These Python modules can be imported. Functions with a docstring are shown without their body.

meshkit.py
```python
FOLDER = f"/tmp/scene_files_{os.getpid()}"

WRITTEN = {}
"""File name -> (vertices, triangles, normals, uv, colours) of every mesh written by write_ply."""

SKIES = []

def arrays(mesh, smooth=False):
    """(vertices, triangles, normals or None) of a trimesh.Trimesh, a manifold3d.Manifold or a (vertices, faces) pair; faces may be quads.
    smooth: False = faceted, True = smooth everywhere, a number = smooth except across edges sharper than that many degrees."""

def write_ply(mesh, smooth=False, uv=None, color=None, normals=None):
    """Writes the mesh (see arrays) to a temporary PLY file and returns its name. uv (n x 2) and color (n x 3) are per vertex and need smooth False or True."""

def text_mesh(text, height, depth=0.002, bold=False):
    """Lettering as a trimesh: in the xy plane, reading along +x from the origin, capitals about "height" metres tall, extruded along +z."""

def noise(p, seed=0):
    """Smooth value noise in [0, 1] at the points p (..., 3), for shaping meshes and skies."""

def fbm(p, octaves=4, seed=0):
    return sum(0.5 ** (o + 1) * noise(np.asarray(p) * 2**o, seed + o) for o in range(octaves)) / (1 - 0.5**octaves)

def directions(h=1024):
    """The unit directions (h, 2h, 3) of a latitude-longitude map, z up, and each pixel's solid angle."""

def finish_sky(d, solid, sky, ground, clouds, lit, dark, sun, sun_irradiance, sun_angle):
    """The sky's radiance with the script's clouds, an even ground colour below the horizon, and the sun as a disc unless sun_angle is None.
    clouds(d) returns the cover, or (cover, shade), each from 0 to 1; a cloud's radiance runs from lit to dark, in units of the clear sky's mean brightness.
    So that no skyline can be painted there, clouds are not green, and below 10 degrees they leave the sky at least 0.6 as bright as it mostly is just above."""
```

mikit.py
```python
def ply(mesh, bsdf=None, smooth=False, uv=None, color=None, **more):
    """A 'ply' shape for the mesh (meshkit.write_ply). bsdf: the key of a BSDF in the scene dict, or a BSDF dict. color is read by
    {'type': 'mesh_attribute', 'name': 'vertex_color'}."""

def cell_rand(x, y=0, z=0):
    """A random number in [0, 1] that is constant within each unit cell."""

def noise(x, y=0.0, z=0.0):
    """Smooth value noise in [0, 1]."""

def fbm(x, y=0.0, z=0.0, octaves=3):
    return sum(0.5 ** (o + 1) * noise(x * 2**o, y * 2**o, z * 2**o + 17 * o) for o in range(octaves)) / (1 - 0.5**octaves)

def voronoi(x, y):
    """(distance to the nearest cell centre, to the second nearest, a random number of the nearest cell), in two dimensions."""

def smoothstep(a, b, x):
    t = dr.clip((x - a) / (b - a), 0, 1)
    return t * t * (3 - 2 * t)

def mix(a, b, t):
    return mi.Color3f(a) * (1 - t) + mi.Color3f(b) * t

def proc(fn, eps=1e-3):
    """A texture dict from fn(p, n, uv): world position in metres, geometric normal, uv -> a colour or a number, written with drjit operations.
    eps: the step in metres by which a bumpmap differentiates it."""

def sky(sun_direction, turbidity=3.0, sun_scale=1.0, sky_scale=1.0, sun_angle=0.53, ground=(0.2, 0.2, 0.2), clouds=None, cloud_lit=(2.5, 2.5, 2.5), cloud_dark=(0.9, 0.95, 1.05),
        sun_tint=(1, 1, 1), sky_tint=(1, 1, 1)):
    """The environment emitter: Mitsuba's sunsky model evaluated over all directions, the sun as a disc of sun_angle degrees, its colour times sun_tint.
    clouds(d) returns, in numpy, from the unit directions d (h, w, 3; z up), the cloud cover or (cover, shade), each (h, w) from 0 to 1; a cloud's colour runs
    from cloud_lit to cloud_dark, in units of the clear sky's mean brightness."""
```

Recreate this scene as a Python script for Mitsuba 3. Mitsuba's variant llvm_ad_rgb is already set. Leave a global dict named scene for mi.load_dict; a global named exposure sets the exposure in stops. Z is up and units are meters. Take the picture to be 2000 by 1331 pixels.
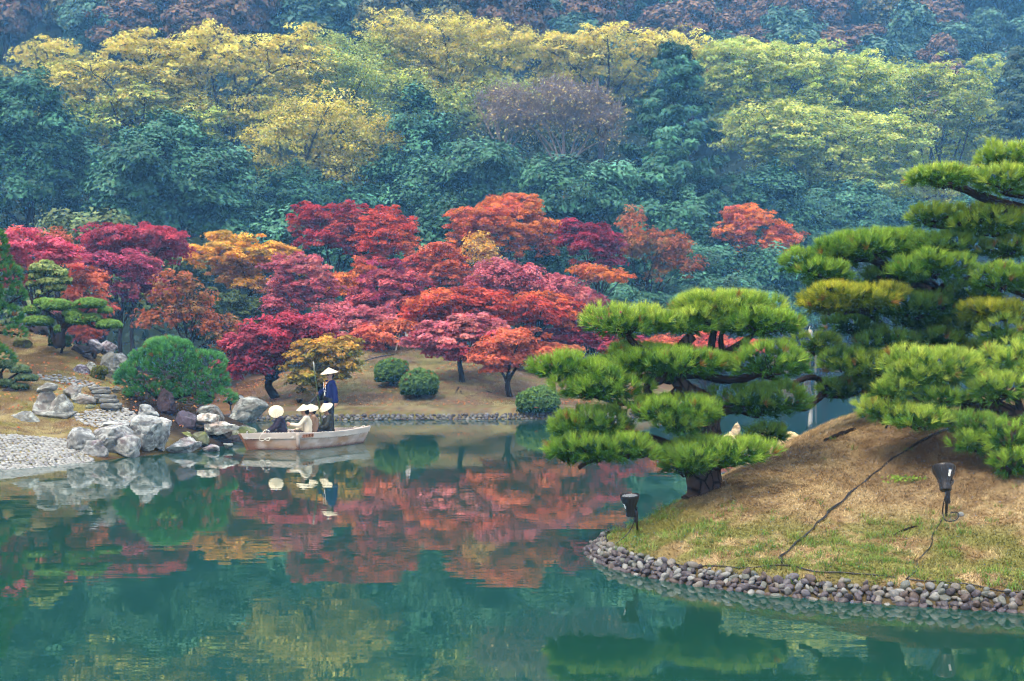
import math, numpy as np, trimesh, manifold3d as m3, mitsuba as mi, drjit as dr, mikit, meshkit
from meshkit import noise, fbm
from scipy.interpolate import RBFInterpolator, CubicSpline
T = mi.ScalarTransform4f
scene, labels = {}, {}

# ------------------------------------------------------------------ camera, sky, exposure
F, YH, H = 2778.0, 680.0, 2.8          # focal length and horizon row of the photograph (2000 px wide), eye height
PITCH = math.atan((YH - 665.5) / F)
scene['camera'] = {'type': 'perspective', 'fov': 2 * math.degrees(math.atan(1000 / F)), 'fov_axis': 'x', 'near_clip': 0.5, 'far_clip': 2000.0,
                   'to_world': T().look_at(origin=[0, 0, H], target=[0, math.cos(PITCH), H + math.sin(PITCH)], up=[0, 0, 1]),
                   'medium': {'type': 'ref', 'id': 'air'}}
scene['sky'] = mikit.sky([-0.35, -0.45, 0.8], turbidity=3, sun_scale=0.30, sun_angle=20, clouds=lambda d: (1.0, 1 - np.clip(d[..., 2], 0, 1)),
                         cloud_lit=(2.9, 3.15, 3.55), cloud_dark=(1.0, 1.08, 1.25))   # overcast: the zenith brighter than the horizon
exposure = 3.0
scene['air'] = {'type': 'homogeneous', 'albedo': 0.97, 'sigma_t': {'type': 'rgb', 'value': [0.0002, 0.0006, 0.00125]}}

# ------------------------------------------------------------------ helpers
def P(u, v, Y):
    return np.array([(u - 1000) / F * Y, Y, H + (YH - v) / F * Y])
def hexc(s):
    c = np.array([int(s[i:i + 2], 16) / 255 for i in (0, 2, 4)])
    return np.where(c < 0.04045, c / 12.92, ((c + 0.055) / 1.055) ** 2.4)
def lerp(a, b, t):
    return np.asarray(a) * (1 - t) + np.asarray(b) * t
def sstep(a, b, x):
    t = np.clip((np.asarray(x, float) - a) / (b - a), 0, 1)
    return t * t * (3 - 2 * t)
def unit(v):
    return v / (np.linalg.norm(v, axis=-1, keepdims=True) + 1e-12)
def cat(parts):
    V, Fc, C, n = [], [], [], 0
    for v, f, c in parts:
        V.append(v); Fc.append(np.asarray(f) + n); C.append(np.broadcast_to(c, (len(v), 3))); n += len(v)
    return np.vstack(V), np.vstack(Fc), np.vstack(C)
def add(key, mesh, bsdf, smooth=False, color=None, **kw):
    if len(mesh) == 3 and color is None:
        color = mesh[2]
    v, f = np.asarray(mesh[0], float), np.asarray(mesh[1])
    if color is not None:
        color = np.clip(np.broadcast_to(color, (len(v), 3)), 0.0, 1.0)
    scene[key] = mikit.ply((v, f), bsdf, smooth=smooth, color=color, **kw)
    return key
count = {}
def key(name):
    n = count.get(name, 0); count[name] = n + 1
    return name if n == 0 else f'{name}_{n:03d}'
def tag(k, label, category=None, group=None, kind=None):
    d = {'label': label}
    if category: d['category'] = category
    if group: d['group'] = group
    if kind: d['kind'] = kind
    labels[k] = d
    return k
def tube(pts, rad, sides=6, wob=0.0, seed=0, cap=True):
    p = np.asarray(pts, float); r = np.broadcast_to(np.asarray(rad, float), (len(p),))
    t = unit(np.gradient(p, axis=0))
    ref = np.where(np.abs(t[:, 2:]) < 0.9, [0, 0, 1.0], [1.0, 0, 0])
    if np.abs(t[:, 2]).max() >= 0.9 and np.abs(t[:, 2]).min() < 0.9:
        ref = np.broadcast_to([0.31, 0.87, 0.12], p.shape)
    a = unit(np.cross(t, ref)); b = np.cross(t, a)
    ang = np.arange(sides) * 2 * np.pi / sides
    ring = np.cos(ang)[None, :, None] * a[:, None] + np.sin(ang)[None, :, None] * b[:, None]
    rr = r[:, None] * np.ones(sides)
    if wob:
        rr = rr * (1 + wob * (noise(p[:, None] * 6 + ring * 2.5, seed) - 0.5) * 2)
    v = (p[:, None] + ring * rr[..., None]).reshape(-1, 3)
    n = len(p)
    i, j = np.meshgrid(np.arange(n - 1), np.arange(sides), indexing='ij')
    q = np.stack([i * sides + j, i * sides + (j + 1) % sides, (i + 1) * sides + (j + 1) % sides, (i + 1) * sides + j], -1).reshape(-1, 4)
    f = np.vstack([q[:, [0, 1, 2]], q[:, [0, 2, 3]]])
    if cap:
        v = np.vstack([v, p[:1], p[-1:]]); k = np.arange(sides)
        f = np.vstack([f, np.stack([(k + 1) % sides, k, 0 * k + len(v) - 2], 1), np.stack([(n - 1) * sides + k, (n - 1) * sides + (k + 1) % sides, 0 * k + len(v) - 1], 1)])
    return v, f
def spline(pts, n):
    pts = np.asarray(pts, float)
    if len(pts) == 2:
        return pts[0] + (pts[1] - pts[0]) * np.linspace(0, 1, n)[:, None]
    s = np.r_[0, np.cumsum(np.linalg.norm(np.diff(pts, axis=0), axis=1))]
    return CubicSpline(s, pts)(np.linspace(0, s[-1], n))
def mbox(sx, sy, sz, c=(0, 0, 0), bev=0.0):
    m = trimesh.creation.box((sx, sy, sz)) if not bev else None
    if bev:
        pts = np.array([[x * (sx / 2 - (bev if a != 0 else 0)), y * (sy / 2 - (bev if a != 1 else 0)), z * (sz / 2 - (bev if a != 2 else 0))]
                        for x in (-1, 1) for y in (-1, 1) for z in (-1, 1) for a in range(3)])
        m = trimesh.convex.convex_hull(pts)
    return np.asarray(m.vertices) + np.asarray(c), np.asarray(m.faces)
def leaves(pos, nrm, size, col, rng, asp=1.5, fold=0.15, tri=False):
    n = len(pos)
    nrm = unit(nrm)
    t = unit(np.cross(nrm, rng.normal(size=(n, 3)))); b = np.cross(nrm, t)
    s = np.broadcast_to(size, (n,))[:, None]
    if tri:
        v = np.stack([pos + t * s * asp * .6, pos - t * s * asp * .4 + b * s * .55 + nrm * s * fold, pos - t * s * asp * .4 - b * s * .55 + nrm * s * fold], 1).reshape(-1, 3)
        return v, np.arange(3 * n).reshape(-1, 3), np.repeat(np.clip(col, 0.002, 0.95), 3, 0)
    v = np.stack([pos + t * s * asp / 2, pos + b * s / 2 + nrm * s * fold, pos - t * s * asp / 2, pos - b * s / 2 + nrm * s * fold], 1).reshape(-1, 3)
    k = np.arange(n)[:, None] * 4
    f = np.vstack([k + [0, 1, 2], k + [0, 2, 3]])
    return v, f, np.repeat(np.clip(col, 0.002, 0.95), 4, 0)
def jitter(col, rng, n, val=0.22, hue=0.08):
    return np.broadcast_to(col, (n, 3)) * (1 + val * rng.normal(size=(n, 1))).clip(0.35, 1.9) * (1 + hue * rng.normal(size=(n, 3)))
def needles(base, axis, rng, per, length, width, spread, col, tip=1.25, droop=0.0):
    """Tufts of needles: base, axis (n,3); one thin triangle a needle."""
    n = len(base)
    ax = np.repeat(axis, per, 0); b = np.repeat(base, per, 0)
    d = unit(ax + spread * unit(rng.normal(size=(n * per, 3))) * rng.uniform(0.25, 1, (n * per, 1)))
    L = np.broadcast_to(np.repeat(np.broadcast_to(length, (n,)), per), (n * per,)) * rng.uniform(0.7, 1.15, n * per)
    d[:, 2] -= droop * rng.uniform(0, 1, n * per); d = unit(d)
    side = unit(np.cross(d, rng.normal(size=d.shape))) * width / 2
    b = b + d * (0.04 * L[:, None]) + 0.12 * L[:, None] * rng.normal(size=d.shape) * 0.4
    v = np.stack([b - side, b + side, b + d * L[:, None]], 1).reshape(-1, 3)
    c = np.repeat(col, per, 0) * (1 + 0.18 * rng.normal(size=(n * per, 1)))
    cc = np.stack([c * 0.85, c * 0.85, c * tip], 1).reshape(-1, 3)
    return v, np.arange(n * per * 3).reshape(-1, 3), np.clip(cc, 0.003, 0.95)

# ------------------------------------------------------------------ materials (vertex_color carries each thing's own colours)
VC = {'type': 'mesh_attribute', 'name': 'vertex_color'}
def bumped(b, fn, scale, eps=0.004):
    return {'type': 'bumpmap', 'arbitrary': mikit.proc(fn, eps), 'scale': scale, 'bsdf': b}
scene['leaf'] = {'type': 'principledthin', 'base_color': VC, 'roughness': 0.65, 'spec_trans': 0.0, 'diff_trans': 0.6, 'eta': 1.25}
scene['gloss_leaf'] = {'type': 'twosided', 'bsdf': {'type': 'principled', 'base_color': VC, 'roughness': 0.5, 'specular': 0.12}}
scene['needle'] = {'type': 'twosided', 'bsdf': {'type': 'diffuse', 'reflectance': VC}}
scene['matte'] = {'type': 'twosided', 'bsdf': {'type': 'diffuse', 'reflectance': VC}}
scene['rock_surface'] = {'type': 'twosided', 'bsdf': bumped({'type': 'principled', 'base_color': VC, 'roughness': 0.75, 'specular': 0.3},
                 lambda p, n, uv: mikit.fbm(p.x * 22, p.y * 22, p.z * 22, 4), 0.03, 0.006)}
scene['pebble_surface'] = {'type': 'twosided', 'bsdf': {'type': 'principled', 'base_color': VC, 'roughness': 0.5, 'specular': 0.4}}
scene['bark'] = {'type': 'twosided', 'bsdf': bumped({'type': 'diffuse', 'reflectance': VC},
                 lambda p, n, uv: mikit.fbm(p.x * 28, p.y * 28, p.z * 9, 3), 0.035, 0.006)}
scene['earth'] = {'type': 'twosided', 'bsdf': bumped({'type': 'diffuse', 'reflectance': VC},
                  lambda p, n, uv: mikit.fbm(p.x * 14, p.y * 14, p.z * 14, 4), 0.05, 0.01)}
scene['painted'] = {'type': 'twosided', 'bsdf': {'type': 'principled', 'base_color': VC, 'roughness': 0.38, 'specular': 0.5}}
def ripple(p, n, uv):
    w = mikit.fbm(p.x * 0.55, p.y * 2.6, 0.3, 3)
    calm = mikit.noise(p.x * 0.09, p.y * 0.16, 4.0)
    fine = mikit.noise(p.x * 2.2, p.y * 9.0, 7.0)
    return w * (0.45 + 0.8 * calm) + fine * 0.16
scene['pond_water'] = {'type': 'bumpmap', 'arbitrary': mikit.proc(ripple, 0.02), 'scale': 0.0016,
                       'bsdf': {'type': 'plastic', 'int_ior': 1.40, 'diffuse_reflectance': {'type': 'rgb', 'value': [0.008, 0.052, 0.038]}}}

# ------------------------------------------------------------------ land forms
def rbf(pts, smoothing=0.02):
    a = np.array(pts, float)
    return RBFInterpolator(a[:, :2], a[:, 2], kernel='thin_plate_spline', smoothing=smoothing)
def far_shore(x):
    return np.interp(x, [-60, -25, -14, -12.6, -10, -9, 4.3, 6.5, 8.0, 12, 18, 30, 60, 120], [66, 60, 58.5, 55.5, 54.3, 54.6, 56.3, 58.5, 63, 92, 125, 146, 150, 150])
def hill_foot(x):
    return np.interp(x, [-80, 4, 12, 26, 120], [96, 98, 112, 154, 158])
def far_ground(x, y):
    x, y = np.asarray(x, float), np.asarray(y, float)
    d = y - far_shore(x)
    z = np.where(d < 0, np.maximum(d * 0.5, -1.2), 0.36 * sstep(0, 0.45, d) + 1.0 * sstep(0.3, 16, d))
    crest = np.interp(x, [-15, -12.6, -10.5, -8.3, -6.9, -1.2, 2.1, 4.6, 8], [0, 0.0, 0.42, 1.40, 1.66, 1.63, 0.70, 0.10, 0])
    z = z + crest * np.clip((y - 55.4) / 9.8, 0, 1) * (1 - 0.75 * sstep(66, 80, y)) * np.clip(d / 1.0, 0, 1)
    e = np.maximum(y - hill_foot(x), 0)
    z = z + 72.0 / (258 - hill_foot(x)) * e * sstep(0, 12, e) + (fbm(np.stack([x * 0.05, y * 0.05, 0 * x], -1), 3, 5) - 0.5) * 5 * sstep(5, 30, e)
    z = z + (fbm(np.stack([x * 0.5, y * 0.5, 0 * x], -1), 3, 8) - 0.5) * 0.18 * sstep(0.5, 3, d)
    return z
LB = [(-200, 960, 31, -0.5), (0, 925, 32.0, -0.15), (0, 915, 33.1, 0.0), (90, 910, 33.9, 0.0), (180, 902, 35.0, 0.0), (280, 890, 37.0, 0.0), (350, 882, 38.5, 0.0), (430, 873, 40.3, 0.0), (470, 855, 44.4, 0.0), (490, 835, 50.2, 0.0), (450, 828, 53, 0.0),
      (330, 905, 35.0, -0.5), (440, 890, 37.5, -0.5), (500, 870, 41.5, -0.5), (530, 850, 46, -0.5), (540, 840, 52, -0.5), (180, 925, 32, -0.5),
      (-150, 850, 36.0, None), (0, 850, 36.6, None), (120, 856, 37.6, None), (20, 800, 39.8, None), (100, 745, 42.5, None), (160, 752, 42.6, None), (50, 682, 46, None), (0, 634, 48, None), (-150, 600, 48, None), (60, 652, 47.5, None), (112, 676, 46, None),
      (180, 700, 45.8, None), (205, 765, 42.5, None), (215, 800, 40.8, None), (160, 812, 40.0, None), (250, 826, 39.2, None), (290, 850, 38.6, None), (240, 745, 44.5, None), (290, 790, 43.0, None), (340, 830, 40.5, None), (400, 832, 42, None), (380, 790, 46, None),
      (-100, 640, 55, 2.2), (0, 700, 54, 1.6), (150, 700, 54, 1.2), (300, 760, 53, 0.7), (420, 800, 51, 0.35), (-250, 600, 52, 3.6)]
_lb = rbf([(*P(u, v, Y)[:2], P(u, v, Y)[2] if z is None else z) for u, v, Y, z in LB], 0.01)
def left_ground(x, y):
    x, y = np.asarray(x, float), np.asarray(y, float)
    z = _lb(np.stack([x.ravel(), y.ravel()], 1)).reshape(x.shape)
    return np.clip(z, -0.8, 6) + (fbm(np.stack([x * 1.2, y * 1.2, 0 * x], -1), 3, 3) - 0.5) * 0.10
def shore_pt(u, v):
    Y = F * H / (v - YH)
    return P(u, v, Y)[:2]
MS = np.array([(2.1, 22.0), (1.45, 20.6), shore_pt(1163, 1066), shore_pt(1152, 1082), shore_pt(1200, 1109), shore_pt(1300, 1133), shore_pt(1450, 1155), shore_pt(1600, 1170), shore_pt(1800, 1184), shore_pt(2000, 1196), shore_pt(2300, 1212), shore_pt(2700, 1230)])
MS_curve = spline(MS, 240)
MA = [(*p, 0.0) for p in MS_curve[::12]]
_t = np.gradient(MS_curve, axis=0); _n = unit(np.stack([-_t[:, 1], _t[:, 0]], 1))
MA += [(*(p - n * 0.9), -0.5) for p, n in zip(MS_curve[::16], _n[::16])]
MA += [(*(p + n * 0.26), 0.19) for p, n in zip(MS_curve[40::14], _n[40::14])]
MA += [(3.0, 25.5, 0.0), (5.2, 29, 0.0), (9, 31.5, 0.0), (14, 33, 0.0), (2.0, 25.5, -.6), (4.2, 30, -.6), (8, 33, -.6), (13, 35, -.6)]
MA += [(*P(u, v, Y),) for u, v, Y in [(1380, 955, 20.3), (1560, 864, 22.6), (1480, 903, 21.5), (1700, 800, 23.6), (1800, 842, 21), (1900, 795, 22.5), (2000, 765, 23.5), (2200, 740, 23.5), (2000, 1000, 18.0), (1850, 992, 18.6), (1600, 1000, 18.6), (1500, 1085, 17.2), (1300, 1045, 18.9), (1250, 1050, 19.3), (1700, 930, 20), (2300, 1000, 17.5), (1800, 1110, 16.6), (2000, 1120, 16.2), (2600, 900, 19)]]
_mb = rbf(MA, 0.003)
def mound_ground(x, y, fine=True):
    x, y = np.asarray(x, float), np.asarray(y, float)
    z = _mb(np.stack([x.ravel(), y.ravel()], 1)).reshape(x.shape)
    z = np.clip(z, -0.8, 3)
    if fine:
        q = np.stack([x, y, 0 * x], -1)
        z = z + ((fbm(q * 2.2, 3, 21) - 0.5) * 0.07 + (fbm(q * 11, 2, 22) - 0.5) * 0.035) * sstep(0.02, 0.3, z)
    return z
def grid(xs, ys, fn):
    X, Y = np.meshgrid(xs, ys)
    Z = fn(X, Y)
    n, m = X.shape
    v = np.stack([X, Y, Z], -1).reshape(-1, 3)
    i, j = np.meshgrid(np.arange(n - 1), np.arange(m - 1), indexing='ij')
    a = i * m + j
    q = np.stack([a, a + 1, a + m + 1, a + m], -1).reshape(-1, 4)
    return v, np.vstack([q[:, [0, 1, 2]], q[:, [0, 2, 3]]])
def drop(v, f, keep):
    f = f[keep[f].any(1)]
    used = np.unique(f); m = np.full(len(v), -1); m[used] = np.arange(len(used))
    return v[used], m[f]

# the pond bed and the wide ground beneath everything
v, f = grid(np.linspace(-450, 450, 10), np.linspace(-120, 600, 10), lambda x, y: 0 * x - 1.5)
add('ground', (v, f), 'earth', color=[0.05, 0.055, 0.04]); tag('ground', 'dark bed under the pond and land', kind='structure')
v, f = grid(np.linspace(-300, 300, 4), np.linspace(-60, 200, 4), lambda x, y: 0 * x)
add('water', (v, f), 'pond_water'); tag('water', 'still teal green pond mirroring the autumn trees', kind='structure')

# far bank
def far_color(v):
    x, y, z = v.T
    n1 = fbm(v * 0.55, 4, 31); n2 = fbm(v * 2.3, 3, 32); n3 = fbm(v * np.array([0.5, 2.2, 1]) , 3, 33)
    c = lerp(np.array([0.215, 0.165, 0.11]), np.array([0.27, 0.245, 0.125]), sstep(0.42, 0.6, n1)[:, None])
    c = lerp(c, np.array([0.145, 0.155, 0.055]), (sstep(0.52, 0.66, n3) * 0.7)[:, None])
    c = lerp(c, np.array([0.135, 0.085, 0.06]), (sstep(0.55, 0.7, n2) * 0.6)[:, None])
    n4 = fbm(v * 5.5, 3, 34)
    c = c * (0.62 + 0.76 * n4[:, None]); c = lerp(c, np.array([0.24, 0.10, 0.055]), sstep(.60, .72, fbm(v * 7.5, 2, 35))[:, None] * .5)
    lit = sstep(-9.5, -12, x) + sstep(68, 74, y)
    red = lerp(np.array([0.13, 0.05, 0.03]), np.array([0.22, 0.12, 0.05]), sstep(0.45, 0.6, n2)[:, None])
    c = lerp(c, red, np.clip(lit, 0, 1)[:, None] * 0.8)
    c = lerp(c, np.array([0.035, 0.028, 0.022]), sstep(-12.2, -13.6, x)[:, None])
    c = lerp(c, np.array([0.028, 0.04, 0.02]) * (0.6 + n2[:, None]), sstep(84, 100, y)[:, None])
    return c
v, f = grid(np.r_[np.arange(-26, -13, 0.25), np.arange(-13, 6.5, 0.15), np.arange(6.5, 34, 0.3)], np.r_[np.arange(52.5, 69, 0.15), np.arange(69, 100, 0.8)], far_ground)
v, f = drop(v, f, v[:, 2] > -0.9)
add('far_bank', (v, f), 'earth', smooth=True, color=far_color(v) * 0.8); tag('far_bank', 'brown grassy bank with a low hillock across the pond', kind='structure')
v, f = grid(np.arange(-140, 160, 3.0), np.r_[np.arange(99.2, 340, 3.0)], lambda x, y: far_ground(x, y) - 0.05)
sel = v[:, 2] > -1.3
v, f = drop(v, f, sel)
add('hillside', (v, f), 'earth', smooth=True, color=np.array([0.02, 0.032, 0.018]) * (0.5 + fbm(v * 0.3, 3, 40))[:, None]); tag('hillside', 'steep wooded hillside behind the garden', kind='structure')
v, f = grid(np.arange(-64, -25.9, 1.0), np.arange(56, 100, 1.0), lambda x, y: far_ground(x, y) - 0.02)
v2, f2 = grid(np.arange(33.8, 110, 2.0), np.arange(120, 100 + 60, 2.0), lambda x, y: far_ground(x, y) - 0.02)
v, f, _ = cat([(v, f, [0, 0, 0]), (v2, f2, [0, 0, 0])])
add('side_bank', (v, f), 'earth', smooth=True, color=np.array([0.12, 0.09, 0.05])); tag('side_bank', 'low bank running on beyond the picture', kind='structure')

# left bank
def left_color(v):
    x, y, z = v.T
    n1 = fbm(v * 0.9, 4, 51); n2 = fbm(v * 3.5, 3, 52)
    c = lerp(np.array([0.25, 0.19, 0.10]), np.array([0.36, 0.30, 0.15]), sstep(0.4, 0.6, n2)[:, None])
    c = lerp(c, np.array([0.20, 0.115, 0.065]), sstep(0.5, 0.68, n1)[:, None] * 0.8)
    c = lerp(c, np.array([0.22, 0.23, 0.06]), (sstep(0.5, 0.65, fbm(v * 1.7, 3, 53)) * 0.55)[:, None])
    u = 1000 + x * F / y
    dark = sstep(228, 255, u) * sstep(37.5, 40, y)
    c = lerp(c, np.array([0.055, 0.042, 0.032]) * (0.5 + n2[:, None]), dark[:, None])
    up = sstep(1.9, 2.5, z)
    c = lerp(c, np.array([0.14, 0.10, 0.05]) * (0.5 + n2[:, None]), (up * sstep(0.42, 0.6, n1) * 0.9)[:, None])
    c = c * (0.65 + 0.7 * fbm(v * 6, 3, 54))[:, None]
    wet = 1 - sstep(0.02, 0.12, z)
    return c * (1 - 0.55 * wet[:, None])
v, f = grid(np.arange(-26, -6.0, 0.13), np.arange(31.5, 58, 0.13), left_ground)
v, f = drop(v, f, v[:, 2] > -0.5)
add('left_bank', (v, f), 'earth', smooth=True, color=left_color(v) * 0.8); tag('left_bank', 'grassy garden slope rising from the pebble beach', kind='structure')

# right mound
def mound_dist(x, y):
    q = np.stack([x, y], -1)
    return np.min(np.linalg.norm(q[..., None, :] - MS_curve[::4], axis=-1), -1)
def mound_col(x, y, z):
    q = np.stack([x, y, 0 * x], -1)
    n1 = fbm(q * 0.9, 4, 61); n2 = fbm(q * 5, 3, 62); n3 = fbm(q * 2.1, 3, 63)
    c = lerp(np.array([0.34, 0.24, 0.125]), np.array([0.50, 0.385, 0.21]), sstep(0.38, 0.62, n2)[..., None])
    u = 1000 + x * F / y; vv = YH - (z - H) * F / y
    brown_patch = np.maximum(sstep(0.46, 0.6, n1) * 0.55, sstep(1.25, 0.3, np.hypot((x - 3.6) / 1.9, (y - 21.6) / 1.7)))  # browner ground in noise patches and around two ellipses
    brown_patch = np.maximum(brown_patch, sstep(1.3, 0.35, np.hypot((x - 6.6) / 2.3, (y - 20.4) / 1.9)))
    c = lerp(c, np.array([0.17, 0.112, 0.072]) * (0.55 + 0.9 * n2[..., None]), (brown_patch * 0.7)[..., None])
    g = sstep(1.5, 0.25, np.abs(z - 0.36) / 0.26) * sstep(0.36, 0.58, n3)
    g = np.maximum(g, sstep(2.2, 1.5, x) * 0.8)
    c = lerp(c, np.array([0.20, 0.215, 0.06]), (0.88 * np.clip(g, 0, 1))[..., None])
    c = lerp(c, np.array([0.10, 0.085, 0.045]), (0.85 * sstep(0.20, 0.12, z))[..., None])
    return c
v, f = grid(np.arange(0.6, 11, 0.055), np.arange(13.6, 33, 0.065), mound_ground)
v, f = drop(v, f, v[:, 2] > -0.45)
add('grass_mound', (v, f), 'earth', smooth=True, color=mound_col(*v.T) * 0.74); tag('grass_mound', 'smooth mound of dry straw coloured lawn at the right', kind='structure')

# ------------------------------------------------------------------ broad trees
def lobe_clumps(lobes, cr, cover, rng, inner=0.25, low=-0.45, rag=(.82, 1.06)):
    """Centres, outward directions of foliage clumps spread through the lobes (cx,cy,cz,rx,ry,rz)."""
    C, O = [], []
    for L in lobes:
        c, r = np.array(L[:3]), np.array(L[3:6])
        area = 4 * np.pi * (((r[0] * r[1]) ** 1.6 + (r[0] * r[2]) ** 1.6 + (r[1] * r[2]) ** 1.6) / 3) ** (1 / 1.6)
        n = max(6, int(cover * area / (np.pi * cr * cr)))
        d = unit(rng.normal(size=(int(n * 1.6), 3)))
        d = d[(d[:, 2] > low + 0.25 * rng.normal(size=len(d))) & ((d[:, 1] < 0.55) | (rng.random(len(d)) < 0.35))][:n]
        rad = np.where(rng.random(len(d)) < inner, rng.uniform(0.35, 0.8, len(d)), rng.uniform(*rag, len(d)))
        p = c + d * r * rad[:, None]
        C.append(p); O.append(d)
    return np.vstack(C), np.vstack(O)
def fill(C, O, rng, cr, flat, size, per, colA, colB, top, zr, up=0.7, out=0.5, droop=0.0, asp=1.5, mixn=0.55, shade=0.2, keep=1.0, accent=None):
    """Leaves for every clump: flattened, drooping puffs of small blades."""
    n = len(C)
    sc = rng.uniform(0.65, 1.3, n)
    k = np.repeat(np.arange(n), per)
    if keep < 1: k = k[rng.random(len(k)) < keep]
    d = unit(rng.normal(size=(len(k), 3))) * (rng.random((len(k), 1)) ** 0.42)
    rho2 = (d[:, :2] ** 2).sum(1)
    off = d * np.array([1, 1, flat]) * (cr * sc[k])[:, None]
    off[:, 2] -= droop * rho2 * cr * sc[k]
    off += O[k] * (rho2 * cr * 0.15)[:, None]
    pos = C[k] + off
    nrm = d * mixn * np.array([1, 1, 1.3]) + O[k] * out + np.array([0, 0, up]) + rng.normal(size=d.shape) * 0.42
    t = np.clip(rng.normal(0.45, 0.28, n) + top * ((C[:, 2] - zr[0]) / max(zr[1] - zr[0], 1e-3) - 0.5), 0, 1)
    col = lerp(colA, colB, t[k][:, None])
    if accent is not None:
        w = (fbm(C * .55, 2, int(rng.integers(99))) > .56) & (rng.random(n) < .75); col = np.where(w[k][:, None], lerp(col, accent, .55), col)
    col = col * (1 + 0.26 * rng.normal(size=n).clip(-2, 2)[k][:, None]) * (1 + 0.16 * rng.normal(size=(len(k), 1)))
    col = col * (1 + 0.06 * rng.normal(size=(len(k), 3)))
    return leaves(pos, nrm, size * rng.uniform(0.7, 1.3, len(k)), col, rng, asp, tri=True)
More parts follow.
